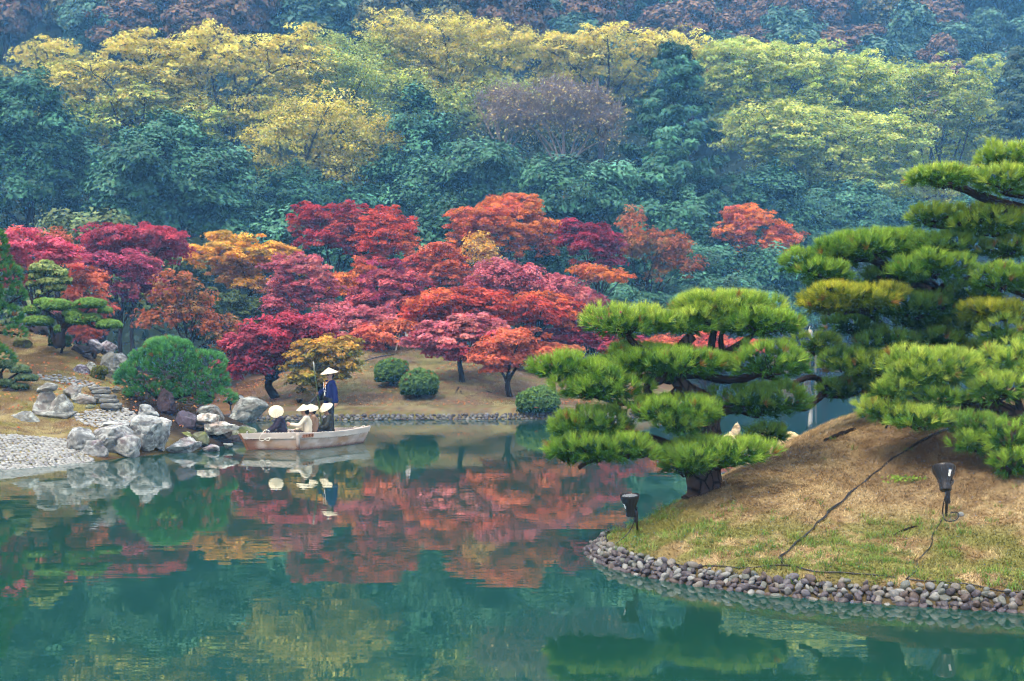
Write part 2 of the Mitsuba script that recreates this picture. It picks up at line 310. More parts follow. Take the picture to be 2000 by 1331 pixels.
def limbs(base, crown_c, targets, rng, r0, main=6, lift=0.35, fork=0.5, extra=1.0, lean=None, sides=6, twig=.012, twigs=0):
    """Trunk, main limbs and branches as tapered tubes."""
    parts = []
    base = np.asarray(base, float)
    top = lerp(base, crown_c, fork)
    mid = lerp(base, top, 0.5) + rng.normal(size=3) * 0.06 * np.linalg.norm(top - base) * np.array([1, 1, 0.2])
    if lean is not None: mid = mid + lean
    tr = spline([base - [0, 0, 0.4], base, mid, top], 9)
    tr_r = np.linspace(r0 * 1.05, r0 * 0.62, 9); tr_r[:2] *= [1.35, 1.25]
    parts.append((*tube(tr, tr_r, 8, 0.15), 0))
    idx = [int(rng.integers(len(targets)))]
    dist = np.linalg.norm(targets - targets[idx[0]], axis=1)
    while len(idx) < min(main, len(targets)):
        j = int(np.argmax(dist)); idx.append(j)
        dist = np.minimum(dist, np.linalg.norm(targets - targets[j], axis=1))
    nodes, nr = [tr[5:]], [tr_r[5:]]
    for j in idx:
        s = tr[int(rng.integers(6, 9))]; e = targets[j]
        m = lerp(s, e, 0.5) + np.array([0, 0, lift * np.linalg.norm(e - s) * 0.5]) + rng.normal(size=3) * 0.05 * np.linalg.norm(e - s)
        q = spline([s, m, e], 9); r = np.linspace(r0 * 0.5, r0 * 0.09, 9)
        parts.append((*tube(q, r, sides, 0, cap=False), 0)); nodes.append(q[2:]); nr.append(r[2:])
    N, R = np.vstack(nodes), np.concatenate(nr)
    order = rng.permutation(len(targets))[: int(len(targets) * extra)]
    for j in order:
        e = targets[j]
        dd = np.linalg.norm(N - e, axis=1) + 0.9 * np.maximum(N[:, 2] - e[2], 0)
        i = int(np.argmin(dd)); s = N[i]; L = np.linalg.norm(e - s)
        if L < 0.05: continue
        m = lerp(s, e, 0.5) + np.array([0, 0, 0.12 * L]) + rng.normal(size=3) * 0.07 * L
        q = spline([s, m, e], 5); ra = min(R[i] * 0.7, r0 * 0.28)
        parts.append((*tube(q, np.linspace(ra, max(ra * 0.25, twig), 5), 4, 0, cap=False), 0))
        for _ in range(twigs):
            e2 = e + unit(rng.normal(size=3) + [0, 0, .5]) * rng.uniform(.5, 1.5); parts.append((*tube(spline([lerp(s, e, .7), lerp(e, e2, .4), e2], 4), [twig, twig * .8, twig * .7, twig * .5], 3, 0, cap=False), 0))
        N = np.vstack([N, q[2:4]]); R = np.r_[R, ra * 0.6, ra * 0.4]
    return parts
DARKBARK = np.array([0.035, 0.028, 0.025])
STY = {
    'maple':  dict(low=-0.75, rag=(.62, 1.2), cr=0.40, flat=0.36, size=0.105, per=105, cover=1.5, up=0.8, out=0.3, droop=0.3, top=0.5, main=6, extra=0.25, r0=0.15),
    'sparse': dict(rag=(.6, 1.15), cr=0.42, flat=0.45, size=0.12, per=34, cover=1.5, up=0.6, out=0.3, droop=0.3, top=0.3, main=8, extra=0.9, r0=0.14, inner=0.5),
    'yellow': dict(grow=1.22, low=-0.8, cr=1.0, flat=0.30, twig=.045, size=0.19, per=120, cover=1.12, up=0.9, out=0.3, droop=0.4, top=0.75, rag=(.7, 1.12), main=9, extra=1.0, r0=0.46, inner=0.3),
    'thin':   dict(grow=1.22, low=-0.8, cr=0.95, flat=0.45, size=0.16, per=87, cover=1.5, up=0.7, out=0.3, droop=0.3, top=0.4, rag=(.65, 1.15), main=9, extra=1.0, r0=0.30, inner=0.45),
    'bare':   dict(twig=.028, low=-.8, cr=0.8, flat=0.7, size=0.15, per=4, cover=2.2, twigs=7, up=0.5, out=0.3, droop=0.1, top=0.2, main=10, extra=1.0, r0=0.24, inner=0.5),
    'ever':   dict(cr=1.15, flat=0.62, size=0.235, per=200, cover=1.15, up=0.75, out=0.8, droop=0.5, top=0.35, main=5, extra=0.1, r0=0.35, inner=0.2),
    'bush':   dict(cr=0.20, flat=0.8, size=0.085, per=101, cover=2.2, up=0.5, out=0.8, droop=0.2, top=0.4, main=4, extra=0.2, r0=0.06, inner=0.2),
}
_seed = [100]
def tree(name, label, category, Y, lobes, style, colA, colB, base=None, group=None, mat='leaf', bark=DARKBARK, depth=0.85, fork=0.55, lean=None, ground=far_ground, **over):
    _seed[0] += 1
    rng = np.random.default_rng(_seed[0])
    s = {**STY[style], **over}
    W = []
    for i, l in enumerate(lobes):
        u, v_, ru, rv = l[:4]; dy = l[4] if len(l) > 4 else 0.0
        y = Y + dy; k = y / F
        g_ = s.get('grow', 1.0); W.append((*P(u, v_, y), ru * k * g_, ru * k * depth * g_, rv * k * g_))
    W = np.array(W)
    if s.get('split', 1):
        ex = []
        for w in W:
            for _ in range(4):
                d = unit(rng.normal(size=3) * [1, .8, .9]); d[2] = abs(d[2]) * .9 if rng.random() < .6 else d[2]; sc_ = rng.uniform(.34, .55)
                ex.append(np.r_[w[:3] + d * w[3:] * rng.uniform(.72, .98), w[3:] * sc_ * [1, 1, rng.uniform(.8, 1.15)]])
            w[3:] *= .88
        W = np.vstack([W, ex])
    C, O = lobe_clumps(W, s['cr'], s['cover'], rng, s.get('inner', 0.25), s.get('low', -0.45), s.get('rag', (.82, 1.06)))
    zr = (W[:, 2] - W[:, 5]).min(), (W[:, 2] + W[:, 5]).max()
    k = key(name)
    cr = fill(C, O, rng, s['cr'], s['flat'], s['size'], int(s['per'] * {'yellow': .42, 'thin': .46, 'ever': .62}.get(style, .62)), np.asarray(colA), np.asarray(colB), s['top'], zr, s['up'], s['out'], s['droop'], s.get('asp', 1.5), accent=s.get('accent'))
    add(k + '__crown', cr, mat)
    cc = W[:, :3].mean(0)
    if base is None:
        b = np.array([cc[0], cc[1] + 0.3, 0]); 
    else:
        b = P(base[0], 700, Y + (base[1] if len(base) > 1 else 0.0))
    b[2] = float(ground(b[0:1], b[1:2])[0])
    far = C[(O[:, 2] > -0.3)]
    tk = limbs(b, np.array([cc[0], cc[1], lerp(cc[2], zr[0], 0.35)]), lerp(cc, far, 0.9), rng, s['r0'], s['main'], 0.3, fork, s['extra'], lean, twig=s.get('twig', .012), twigs=s.get('twigs', 0))
    m = cat([(v, f, bark * (0.7 + 0.6 * noise(v * 3, 2))[:, None]) for v, f, _ in tk])
    add(k + '__trunk', m, 'bark', smooth=True)
    tag(k, label, category, group)
    return k
A = np.array
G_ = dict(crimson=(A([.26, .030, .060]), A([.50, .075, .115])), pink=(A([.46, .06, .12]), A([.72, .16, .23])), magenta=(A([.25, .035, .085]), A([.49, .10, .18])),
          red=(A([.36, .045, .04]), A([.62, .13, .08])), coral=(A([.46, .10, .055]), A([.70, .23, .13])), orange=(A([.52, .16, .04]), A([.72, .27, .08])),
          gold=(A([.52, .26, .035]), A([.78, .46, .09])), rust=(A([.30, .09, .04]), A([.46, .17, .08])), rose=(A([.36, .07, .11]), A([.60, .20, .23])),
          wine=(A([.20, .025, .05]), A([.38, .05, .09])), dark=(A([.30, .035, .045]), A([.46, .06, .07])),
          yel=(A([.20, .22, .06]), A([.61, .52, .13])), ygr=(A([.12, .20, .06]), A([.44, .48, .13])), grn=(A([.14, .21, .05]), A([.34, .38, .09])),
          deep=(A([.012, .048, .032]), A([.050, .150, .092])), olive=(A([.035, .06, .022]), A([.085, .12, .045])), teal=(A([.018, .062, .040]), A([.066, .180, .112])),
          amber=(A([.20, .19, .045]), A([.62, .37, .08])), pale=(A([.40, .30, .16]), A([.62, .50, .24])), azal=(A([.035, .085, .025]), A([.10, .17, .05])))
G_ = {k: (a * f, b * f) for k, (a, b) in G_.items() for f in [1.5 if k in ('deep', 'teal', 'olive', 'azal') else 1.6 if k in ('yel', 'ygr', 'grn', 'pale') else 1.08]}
AUT = 'maples in autumn colour'
ACC = dict(crimson=A([.55, .13, .19]), pink=A([.72, .26, .14]), magenta=A([.60, .17, .14]), red=A([.70, .24, .08]), coral=A([.62, .10, .12]), orange=A([.55, .10, .08]), gold=A([.50, .40, .08]), rose=A([.60, .24, .20]), wine=A([.45, .10, .06]), dark=A([.52, .13, .07]), rust=A([.25, .20, .08]))
def maple(label, Y, lobes, col, style='maple', cat='maple tree', **kw):
    if col in ACC: kw.setdefault('accent', ACC[col])
    return tree('maple_tree', label, cat, Y, lobes, style, *G_[col], **kw)
# back row of the maples
maple('bright pink crimson maple at the left edge behind the light leaved tree', 62, [(52, 492, 66, 48), (95, 510, 38, 34), (20, 520, 40, 40)], 'pink')
maple('rusty thin maple just behind the pink maple at the left edge', 70, [(105, 478, 36, 32), (118, 520, 24, 26)], 'rust', 'sparse')
maple('broad flat topped crimson maple below the round evergreen tree', 78, [(262, 472, 100, 34), (200, 495, 50, 26), (330, 490, 40, 36)], 'crimson')
maple('magenta maple spreading under the broad crimson maple', 74, [(235, 535, 78, 38), (190, 520, 40, 24), (270, 570, 50, 26)], 'magenta')
maple('coral orange maple behind the rounded clipped tree', 64, [(172, 556, 42, 40), (185, 600, 36, 22), (150, 590, 36, 30), (165, 650, 30, 22)], 'coral')
maple('half bare reddish tree with grey twigs beside the dark gully', 66, [(330, 560, 50, 44), (380, 610, 56, 40), (330, 620, 50, 42), (420, 650, 40, 34)], 'rust', 'sparse', base=(370,), per=26)
maple('golden orange maple, the only one of that colour among the crimson ones', 82, [(470, 500, 92, 42), (430, 480, 30, 40), (545, 510, 50, 34), (500, 545, 62, 30)], 'gold', per=115)
maple('tall dull crimson maple behind the golden maple', 90, [(640, 450, 72, 50), (600, 430, 36, 36), (690, 450, 34, 46)], 'dark')
maple('bright scarlet maple with a ragged top beside the tall dull crimson one', 86, [(755, 465, 56, 46), (745, 440, 28, 26), (785, 470, 36, 44), (740, 530, 44, 34)], 'red', up=0.5)
maple('rose pink maple in front of the golden maple', 76, [(580, 540, 58, 48), (625, 570, 36, 36), (560, 590, 44, 30)], 'rose')
maple('small orange maple between the two pink maples', 80, [(672, 560, 36, 34), (700, 610, 30, 24)], 'orange', 'sparse', per=72)
maple('magenta pink maple in the middle of the grove', 74, [(748, 570, 66, 46), (720, 600, 46, 30), (790, 560, 36, 34)], 'magenta', cover=1.7)
maple('orange coral maple left of the large rust orange tree', 84, [(850, 510, 48, 40), (880, 540, 46, 28), (815, 520, 30, 28)], 'coral')
maple('large rust orange tree, the tallest of the red grove', 94, [(985, 450, 100, 52), (920, 440, 50, 34), (1000, 410, 50, 30), (1060, 465, 46, 36)], 'orange', r0=0.22, cover=1.7)
maple('small thin golden tree with pale stems in front of the rust orange tree', 82, [(940, 480, 34, 28), (945, 510, 40, 30)], 'gold', 'sparse', cat='tree', base=(930,), fork=0.85, bark=A([.30, .26, .22]), per=26, accent=A([.55, .42, .18]))
maple('dusty rose maple with drooping layers above the front maples', 76, [(1000, 545, 74, 36), (1080, 560, 66, 30), (960, 570, 50, 30), (1140, 590, 44, 26)], 'rose', droop=0.8)
maple('wine coloured maple with a leaning trunk', 86, [(1155, 480, 54, 44), (1120, 460, 28, 34), (1190, 490, 34, 40)], 'wine', base=(1175,), cover=1.7)
maple('thin brown orange tree half bare beside the wine coloured maple', 92, [(1280, 480, 66, 50), (1230, 450, 34, 40), (1320, 520, 44, 36)], 'rust', 'sparse', per=44, base=(1250,))
maple('lone orange red tree standing apart before the dark evergreens', 108, [(1475, 455, 64, 50), (1440, 440, 36, 40), (1470, 515, 50, 36), (1520, 480, 34, 40)], 'orange', per=90, accent=A([.62, .14, .14]))
maple('low golden branch tree under the wine coloured maple', 84, [(1190, 540, 46, 14), (1150, 525, 30, 12)], 'orange', 'sparse', per=72)
# front row on the hillock
maple('deep red maple, the large one in the middle of the front row', 67, [(885, 610, 86, 50), (840, 620, 50, 36), (950, 600, 50, 40)], 'red', base=(945,), cover=1.8)
maple('red orange maple with several dark trunks showing', 69, [(1060, 612, 70, 34), (1010, 610, 40, 30), (1105, 620, 34, 36), (1050, 590, 50, 20)], 'red', base=(1030,), main=9, r0=0.2, fork=0.4, cover=1.7)
maple('crimson pink maple with a straight trunk on the hillock', 60.2, [(900, 660, 82, 32), (850, 668, 44, 26), (930, 640, 50, 30), (890, 690, 40, 14)], 'rose', base=(903,), fork=0.72, r0=0.14, cover=1.9, cr=0.32)
maple('coral red maple with a low forked trunk near the water', 58.4, [(1000, 672, 62, 30), (950, 690, 30, 18), (1050, 690, 36, 18), (975, 712, 36, 14)], 'coral', base=(995,), fork=0.55, r0=0.14, cover=1.9, cr=0.32)
maple('red maple hedge trailing behind the big pine', 70, [(1150, 640, 60, 28), (1110, 660, 50, 24), (1200, 670, 50, 24), (1180, 620, 40, 18)], 'crimson', cover=1.7)
maple('low rust red maple seen under the top pads of the pine', 72, [(1300, 680, 46, 20), (1390, 672, 50, 22), (1450, 680, 36, 16)], 'coral')
maple('big magenta crimson maple with a leaning trunk at the water', 57.8, [(560, 650, 80, 36), (500, 690, 56, 40), (600, 640, 56, 28), (470, 720, 32, 24), (620, 680, 40, 28)], 'crimson', base=(538, 1.0), lean=A([-0.25, 0, 0]), r0=0.2, cover=1.8)
maple('amber and green maple in front of the magenta crimson maple', 56.6, [(630, 688, 58, 34), (600, 712, 46, 34), (660, 702, 40, 28), (604, 742, 34, 20), (640, 730, 36, 22)], 'amber', accent=A([.40, .42, .08]), base=(625, 0.8), cr=0.30, cover=1.9, fork=0.5)
maple('dusty pink maple behind the amber and green maple', 68, [(690, 640, 56, 36), (655, 625, 40, 28), (730, 620, 40, 26)], 'rose', cr=0.45)
maple('small coral maple with a forked trunk propped by pale stakes', 65.5, [(745, 655, 44, 24), (720, 668, 28, 20), (782, 640, 26, 14)], 'coral', base=(760,), fork=0.5, r0=0.13)
for u_, dx in ((747, -0.1), (772, 0.18)):
    a = P(u_, 700, 65.2); a[2] = float(far_ground(a[0:1], a[1:2])[0])
    k = key('tree_stake'); add(k, cat([(*tube([a - [0, 0, .1], a + [dx, .2, 0.75]], 0.035, 6), A([.55, .5, .42]))]), 'matte', smooth=True)
    tag(k, 'pale wooden stake propping the small coral maple, ' + ('the left one' if dx < 0 else 'the right one'), 'stake')
maple('dark olive leafed tree behind the half bare reddish tree', 76, [(440, 600, 62, 40), (400, 640, 40, 30), (480, 640, 44, 34)], 'olive', cat='tree')
maple('low rusty maple at the right end of the hillock', 64, [(1060, 700, 48, 18), (1100, 690, 30, 16)], 'rust', cr=0.4)

# ---- yellow trees up the slope
def yel(label, Y, lobes, col='yel', style='yellow', **kw):
    return tree('yellow_tree', label, 'tree', Y, lobes, style, *G_[col], **kw)
yel('wide yellow tree at the upper left above the dark round evergreen', 134, [(215, 175, 115, 56), (130, 170, 66, 46), (300, 130, 90, 52), (190, 245, 70, 30), (300, 215, 80, 40)], base=(300,), fork=0.6)
yel('tall yellow tree with dark branching limbs right of the wide yellow tree', 136, [(500, 150, 100, 62), (420, 110, 80, 46), (560, 110, 56, 52), (450, 220, 90, 40), (330, 190, 50, 46)], base=(420,), per=95)
yel('half shed tree whose bare top stands between two yellow crowns', 138, [(365, 85, 44, 34), (385, 110, 40, 30)], 'yel', 'bare')
yel('yellow green tree with hanging layers lower down the slope', 122, [(640, 250, 90, 56), (560, 280, 84, 48), (710, 280, 66, 56), (620, 340, 80, 34), (690, 340, 60, 36)], 'yel', 'thin', base=(520,), per=75)
yel('pale thin yellow tree between the two tallest yellow trees', 140, [(690, 160, 78, 44), (720, 210, 62, 40), (640, 170, 40, 36)], 'ygr', 'thin', per=69)
yel('highest yellow tree with fan shaped branches near the centre', 146, [(860, 90, 96, 56), (960, 110, 80, 52), (790, 110, 60, 50), (900, 160, 90, 44)], 'yel', 'thin', base=(930,), fork=0.62, per=87, cr=0.9)
yel('yellow tree right of the highest one, before the tall conifer', 150, [(1140, 110, 90, 50), (1230, 110, 66, 52), (1110, 150, 60, 40), (1220, 190, 40, 36)], 'yel', per=101)
yel('green yellow tree filling the slope below the highest yellow tree', 142, [(840, 215, 84, 46), (890, 230, 50, 46), (1000, 190, 60, 40), (780, 190, 60, 50)], 'ygr', 'thin', per=81)
yel('grey leafless tree with a few last yellow leaves', 128, [(1090, 230, 96, 62), (1180, 240, 60, 60), (1010, 230, 56, 60), (1120, 200, 90, 50)], 'pale', 'bare', base=(1105,), fork=0.5, bark=A([.30, .25, .245]))
yel('slender twiggy tree left of the grey leafless tree', 130, [(985, 235, 50, 50), (960, 210, 40, 40)], 'pale', 'bare', base=(990,), fork=0.5, bark=A([.30, .25, .245]))
yel('huge domed yellow green tree at the upper right', 152, [(1560, 165, 130, 78), (1450, 150, 84, 66), (1660, 200, 80, 66), (1420, 110, 56, 34), (1540, 250, 100, 46), (1440, 220, 56, 56)], 'ygr', base=(1580,), per=124, cover=1.9)
yel('lower yellow green tree with layered boughs under the huge dome', 144, [(1610, 290, 130, 70), (1500, 260, 90, 56), (1730, 290, 66, 66), (1640, 360, 90, 36)], 'ygr', base=(1610,), per=116, cover=1.9)
yel('greener tree at the right behind the layered boughs', 160, [(1830, 220, 90, 76), (1870, 150, 56, 44), (1770, 160, 60, 40), (1900, 280, 60, 60)], 'grn', per=116)
yel('yellow green tree half hidden at the right edge behind the conifer', 168, [(1930, 240, 66, 56), (1960, 330, 60, 50), (1850, 340, 80, 46)], 'grn')
yel('dusty yellow thin tree low at the right of the slope', 158, [(1800, 400, 80, 50), (1700, 400, 60, 40)], 'grn', 'thin')

yel('yellow green tree filling the gap under the wide yellow tree', 132, [(260, 235, 80, 44), (150, 235, 60, 36), (380, 250, 60, 40)], 'ygr', per=87)
yel('green yellow tree at the far left top behind the great dome', 140, [(70, 150, 60, 40), (110, 120, 60, 40)], 'yel', per=87)
yel('yellow green tree in the dip left of the highest yellow tree', 144, [(730, 130, 60, 44), (640, 120, 60, 40)], 'ygr', 'thin', per=72)
yel('pale yellow tree between the tall conifer and the huge dome', 154, [(1370, 120, 50, 40), (1330, 90, 50, 34)], 'yel', per=87)

# ---- evergreens
def ever(label, Y, lobes, col='deep', **kw):
    return tree('evergreen_tree', label, 'tree', Y, lobes, 'ever', *G_[col], mat='gloss_leaf', **kw)
ever('great dark evergreen dome filling the left edge', 112, [(40, 220, 84, 84), (100, 290, 54, 76), (20, 350, 90, 84), (110, 370, 44, 56)], cover=1.7)
ever('round dense evergreen above the broad crimson maple', 108, [(325, 340, 120, 84), (250, 370, 76, 76), (410, 390, 84, 66), (330, 285, 76, 46), (290, 430, 90, 46), (450, 440, 50, 40)], 'teal', cover=1.8)
ever('dark evergreen between the great dome and the round evergreen', 118, [(150, 420, 76, 66), (180, 340, 46, 66)])
ever('shadowy evergreen under the hanging yellow layers', 116, [(560, 370, 76, 56), (660, 400, 80, 40), (520, 420, 50, 40)])
ever('dark evergreen beside the hanging yellow layers', 120, [(815, 250, 56, 66), (800, 330, 66, 66), (840, 370, 60, 60), (770, 400, 60, 46)])
ever('broad laurel like evergreen below the leafless tree', 116, [(930, 330, 96, 56), (870, 380, 76, 56), (1000, 370, 90, 60)], 'teal', cover=1.8)
ever('sloping evergreen left of the tall conifer', 112, [(1120, 370, 96, 60), (1190, 390, 56, 56), (1080, 340, 50, 40)], 'teal', cover=1.8)
ever('evergreen at the foot of the tall conifer', 110, [(1330, 440, 66, 46), (1260, 430, 46, 40), (1390, 490, 56, 56)])
ever('tall egg shaped evergreen behind the lone orange red tree', 128, [(1510, 400, 70, 84), (1550, 460, 56, 66), (1480, 370, 40, 46)], cover=1.8)
ever('rounded evergreen right of the egg shaped one', 134, [(1620, 400, 66, 50), (1690, 430, 60, 50), (1640, 470, 80, 50)], 'teal')
ever('dark evergreen under the greener tree at the right', 140, [(1750, 440, 66, 56), (1840, 460, 90, 50), (1930, 440, 90, 70)])
ever('low teal evergreen mound behind the red maple hedge', 92, [(1200, 590, 76, 30), (1270, 600, 66, 30), (1150, 580, 46, 26)], 'teal', cr=0.6, size=.16)
ever('low teal evergreen mound behind the top pad of the big pine', 96, [(1390, 580, 86, 36), (1470, 590, 60, 30), (1330, 570, 60, 30)], 'teal', cr=0.6, size=.16)
ever('small round evergreen in the gap between the two pines', 118, [(1545, 600, 36, 38), (1570, 620, 40, 30)], 'teal', cr=0.55, size=.15)
ever('dark evergreen thicket under the maples of the left', 92, [(250, 590, 80, 56), (320, 520, 60, 40), (170, 450, 60, 40), (60, 600, 80, 50)], 'olive', cover=1.6)
ever('dark evergreen thicket behind the middle of the maple grove', 98, [(560, 470, 60, 60), (660, 560, 60, 60), (740, 500, 90, 60), (860, 460, 50, 60), (1090, 540, 80, 50)], cover=1.5)
ever('dark evergreen thicket behind the wine coloured maple', 104, [(1230, 520, 80, 60), (1330, 530, 80, 46), (1430, 540, 80, 50), (1520, 540, 60, 50)], cover=1.6)

# ---- conifers
def conifer(label, Y, u, vtop, vbot, ru, colA, colB, base_u=None, size=0.2, rows=15, tipup=0.25):
    _seed[0] += 1
    rng = np.random.default_rng(_seed[0]); k = Y / F
    zt, zb = P(u, vtop, Y)[2], P(u, vbot, Y)[2]; x = P(u, 0, Y)[0]
    C, O = [], []
    for i in range(rows * 9):
        h = (i + rng.random()) / (rows * 9)
        z = lerp(zt - 0.3, zb, h); R = ru * k * (0.10 + 0.95 * h ** 0.72) * rng.uniform(0.72, 1.12)
        a = rng.uniform(0, 2 * np.pi)
        d = np.array([math.cos(a), math.sin(a), 0])
        if d[1] > 0.6 and rng.random() < 0.5: continue
        for t in np.linspace(0.35, 1.0, max(2, int(R / 1.0))):
            C.append(np.array([x, Y, z]) + d * R * t + [0, 0, -0.18 * R * t + tipup * R * t * t]); O.append(unit(d + [0, 0, 0.35]))
    C, O = np.array(C), np.array(O)
    m = fill(C, O, rng, 0.72, 0.5, size, 90, colA, colB, 0.2, (zb, zt), 0.35, 0.8, 0.1, asp=2.6)
    kk = key('conifer'); add(kk + '__crown', m, 'gloss_leaf')
    b = np.array([x, Y, float(far_ground([x], [Y])[0])])
    add(kk + '__trunk', cat([(*tube([b - [0, 0, .5], lerp(b, [x, Y, zt], .5), [x, Y, zt]], [0.55, 0.35, 0.03], 8), DARKBARK)]), 'bark', smooth=True)
    tag(kk, label, 'conifer')
conifer('tall pointed blue green conifer rising right of the centre', 124, 1318, 82, 470, 122, *G_['deep'])
conifer('shorter conifer in front of the tall pointed one', 114, 1300, 250, 470, 62, *G_['deep'])
conifer('hazy pine at the far right edge', 150, 1992, 92, 420, 84, A([.03, .07, .045]), A([.08, .13, .08]), size=0.18)
# ---- undergrowth and the woods of the far hill
rng = np.random.default_rng(77)
n = 30000
x = rng.uniform(-62, 75, n); y = rng.uniform(93, 190, n) ** 1.0
ok = (y > hill_foot(x) - 6) & (np.abs(x) < y * 0.40)
x, y = x[ok], y[ok]; g = far_ground(x, y)
C = np.stack([x, y, g + rng.uniform(0, 1, len(x)) ** 2 * (1.6 + 3.5 * fbm(np.stack([x * .12, y * .12, 0 * x], 1), 2, 5))], 1)
add('undergrowth', leaves(C, rng.normal(size=C.shape) * .5 + [0, -.3, .7], .42 * rng.uniform(.6, 1.4, len(x)), jitter(A([.022, .045, .028]), rng, len(x), .35), rng), 'gloss_leaf')
tag('undergrowth', 'dark undergrowth on the slope between the trees', 'undergrowth', kind='stuff')
HT = {'blue green': ('dark blue green tree in the hazy wood on the far hill', A([.035, .10, .08]), A([.09, .20, .15])),
      'russet': ('russet brown tree in the hazy wood on the far hill', A([.13, .085, .06]), A([.22, .14, .10])),
      'grey green': ('grey olive tree in the hazy wood on the far hill', A([.09, .11, .06]), A([.20, .20, .11])),
      'scarlet': ('small scarlet tree in the hazy wood on the far hill', A([.45, .06, .05]), A([.6, .10, .07]))}
protos = {}
for i, kind in enumerate(['blue green', 'blue green', 'blue green', 'russet', 'russet', 'grey green', 'grey green', 'scarlet']):
    r_ = np.random.default_rng(900 + i)
    lobes = [(0, 0, 6.2, 3.6, 3.4, 3.4)] + [(r_.uniform(-2.4, 2.4), r_.uniform(-2, 1), r_.uniform(3.6, 8.6), r_.uniform(1.7, 2.6), 2.2, r_.uniform(1.5, 2.4)) for _ in range(6)]
    C, O = lobe_clumps(lobes, 0.95, 1.5, r_, 0.15, -0.3)
    m = fill(C, O, r_, 0.95, 0.7, 0.40, 40, HT[kind][1], HT[kind][2], 0.4, (2, 10), .5, .7, .3)
    t_ = cat([(v, f, DARKBARK) for v, f, _ in limbs([0, 0, 0], A([0, 0, 6.0]), C[::9] * .9, r_, .3, 5, .3, .5, .3)])
    gk = f'hill_tree_kind_{"abcdefgh"[i]}'
    scene[gk] = {'type': 'shapegroup', 'crown': mikit.ply(m[:2], 'gloss_leaf', color=np.clip(m[2], 0, 1)), 'trunk': mikit.ply(t_[:2], 'bark', smooth=True, color=t_[2])}
    protos.setdefault(kind, []).append(gk)
hr = np.random.default_rng(5)
for row, yy in enumerate(np.arange(178, 262, 7.5)):
    half = yy * 0.37 + 4
    for xx in np.arange(-half, half, 7.6):
        X_, Y_ = xx + hr.uniform(-2.6, 2.6), yy + hr.uniform(-2.6, 2.6)
        z = float(far_ground([X_], [Y_])[0])
        u, v_ = 1000 + X_ * F / Y_, YH - (z + 6 - H) * F / Y_
        if YH - (z + 11 - H) * F / Y_ > 170 or YH - (z + 1 - H) * F / Y_ < -90: continue
        fld = fbm(A([[X_ * .035 + 3, Y_ * .035, 0]]), 2, 12)[0] + 0.12 * hr.normal()
        kind = 'russet' if fld > 0.54 else 'grey green' if fld > 0.46 else 'blue green'
        if u > 1500 and kind == 'russet' and hr.random() < 0.5: kind = 'blue green'
        if (1870 < u < 1990 and 60 < v_ < 125): kind = 'scarlet'
        gk = protos[kind][hr.integers(len(protos[kind]))]
        s = hr.uniform(0.8, 1.25) * (0.55 if kind == 'scarlet' else 1)
        k = key('hill_tree')
        scene[k] = {'type': 'instance', 'g': {'type': 'ref', 'id': gk}, 'to_world': T().translate([X_, Y_, z - 0.3]).rotate([0, 0, 1], hr.uniform(-50, 50)).scale([s * hr.uniform(.9, 1.15), s, s * hr.uniform(.85, 1.2)])}
        tag(k, HT[kind][0], 'tree', kind + ' trees on the far hill')

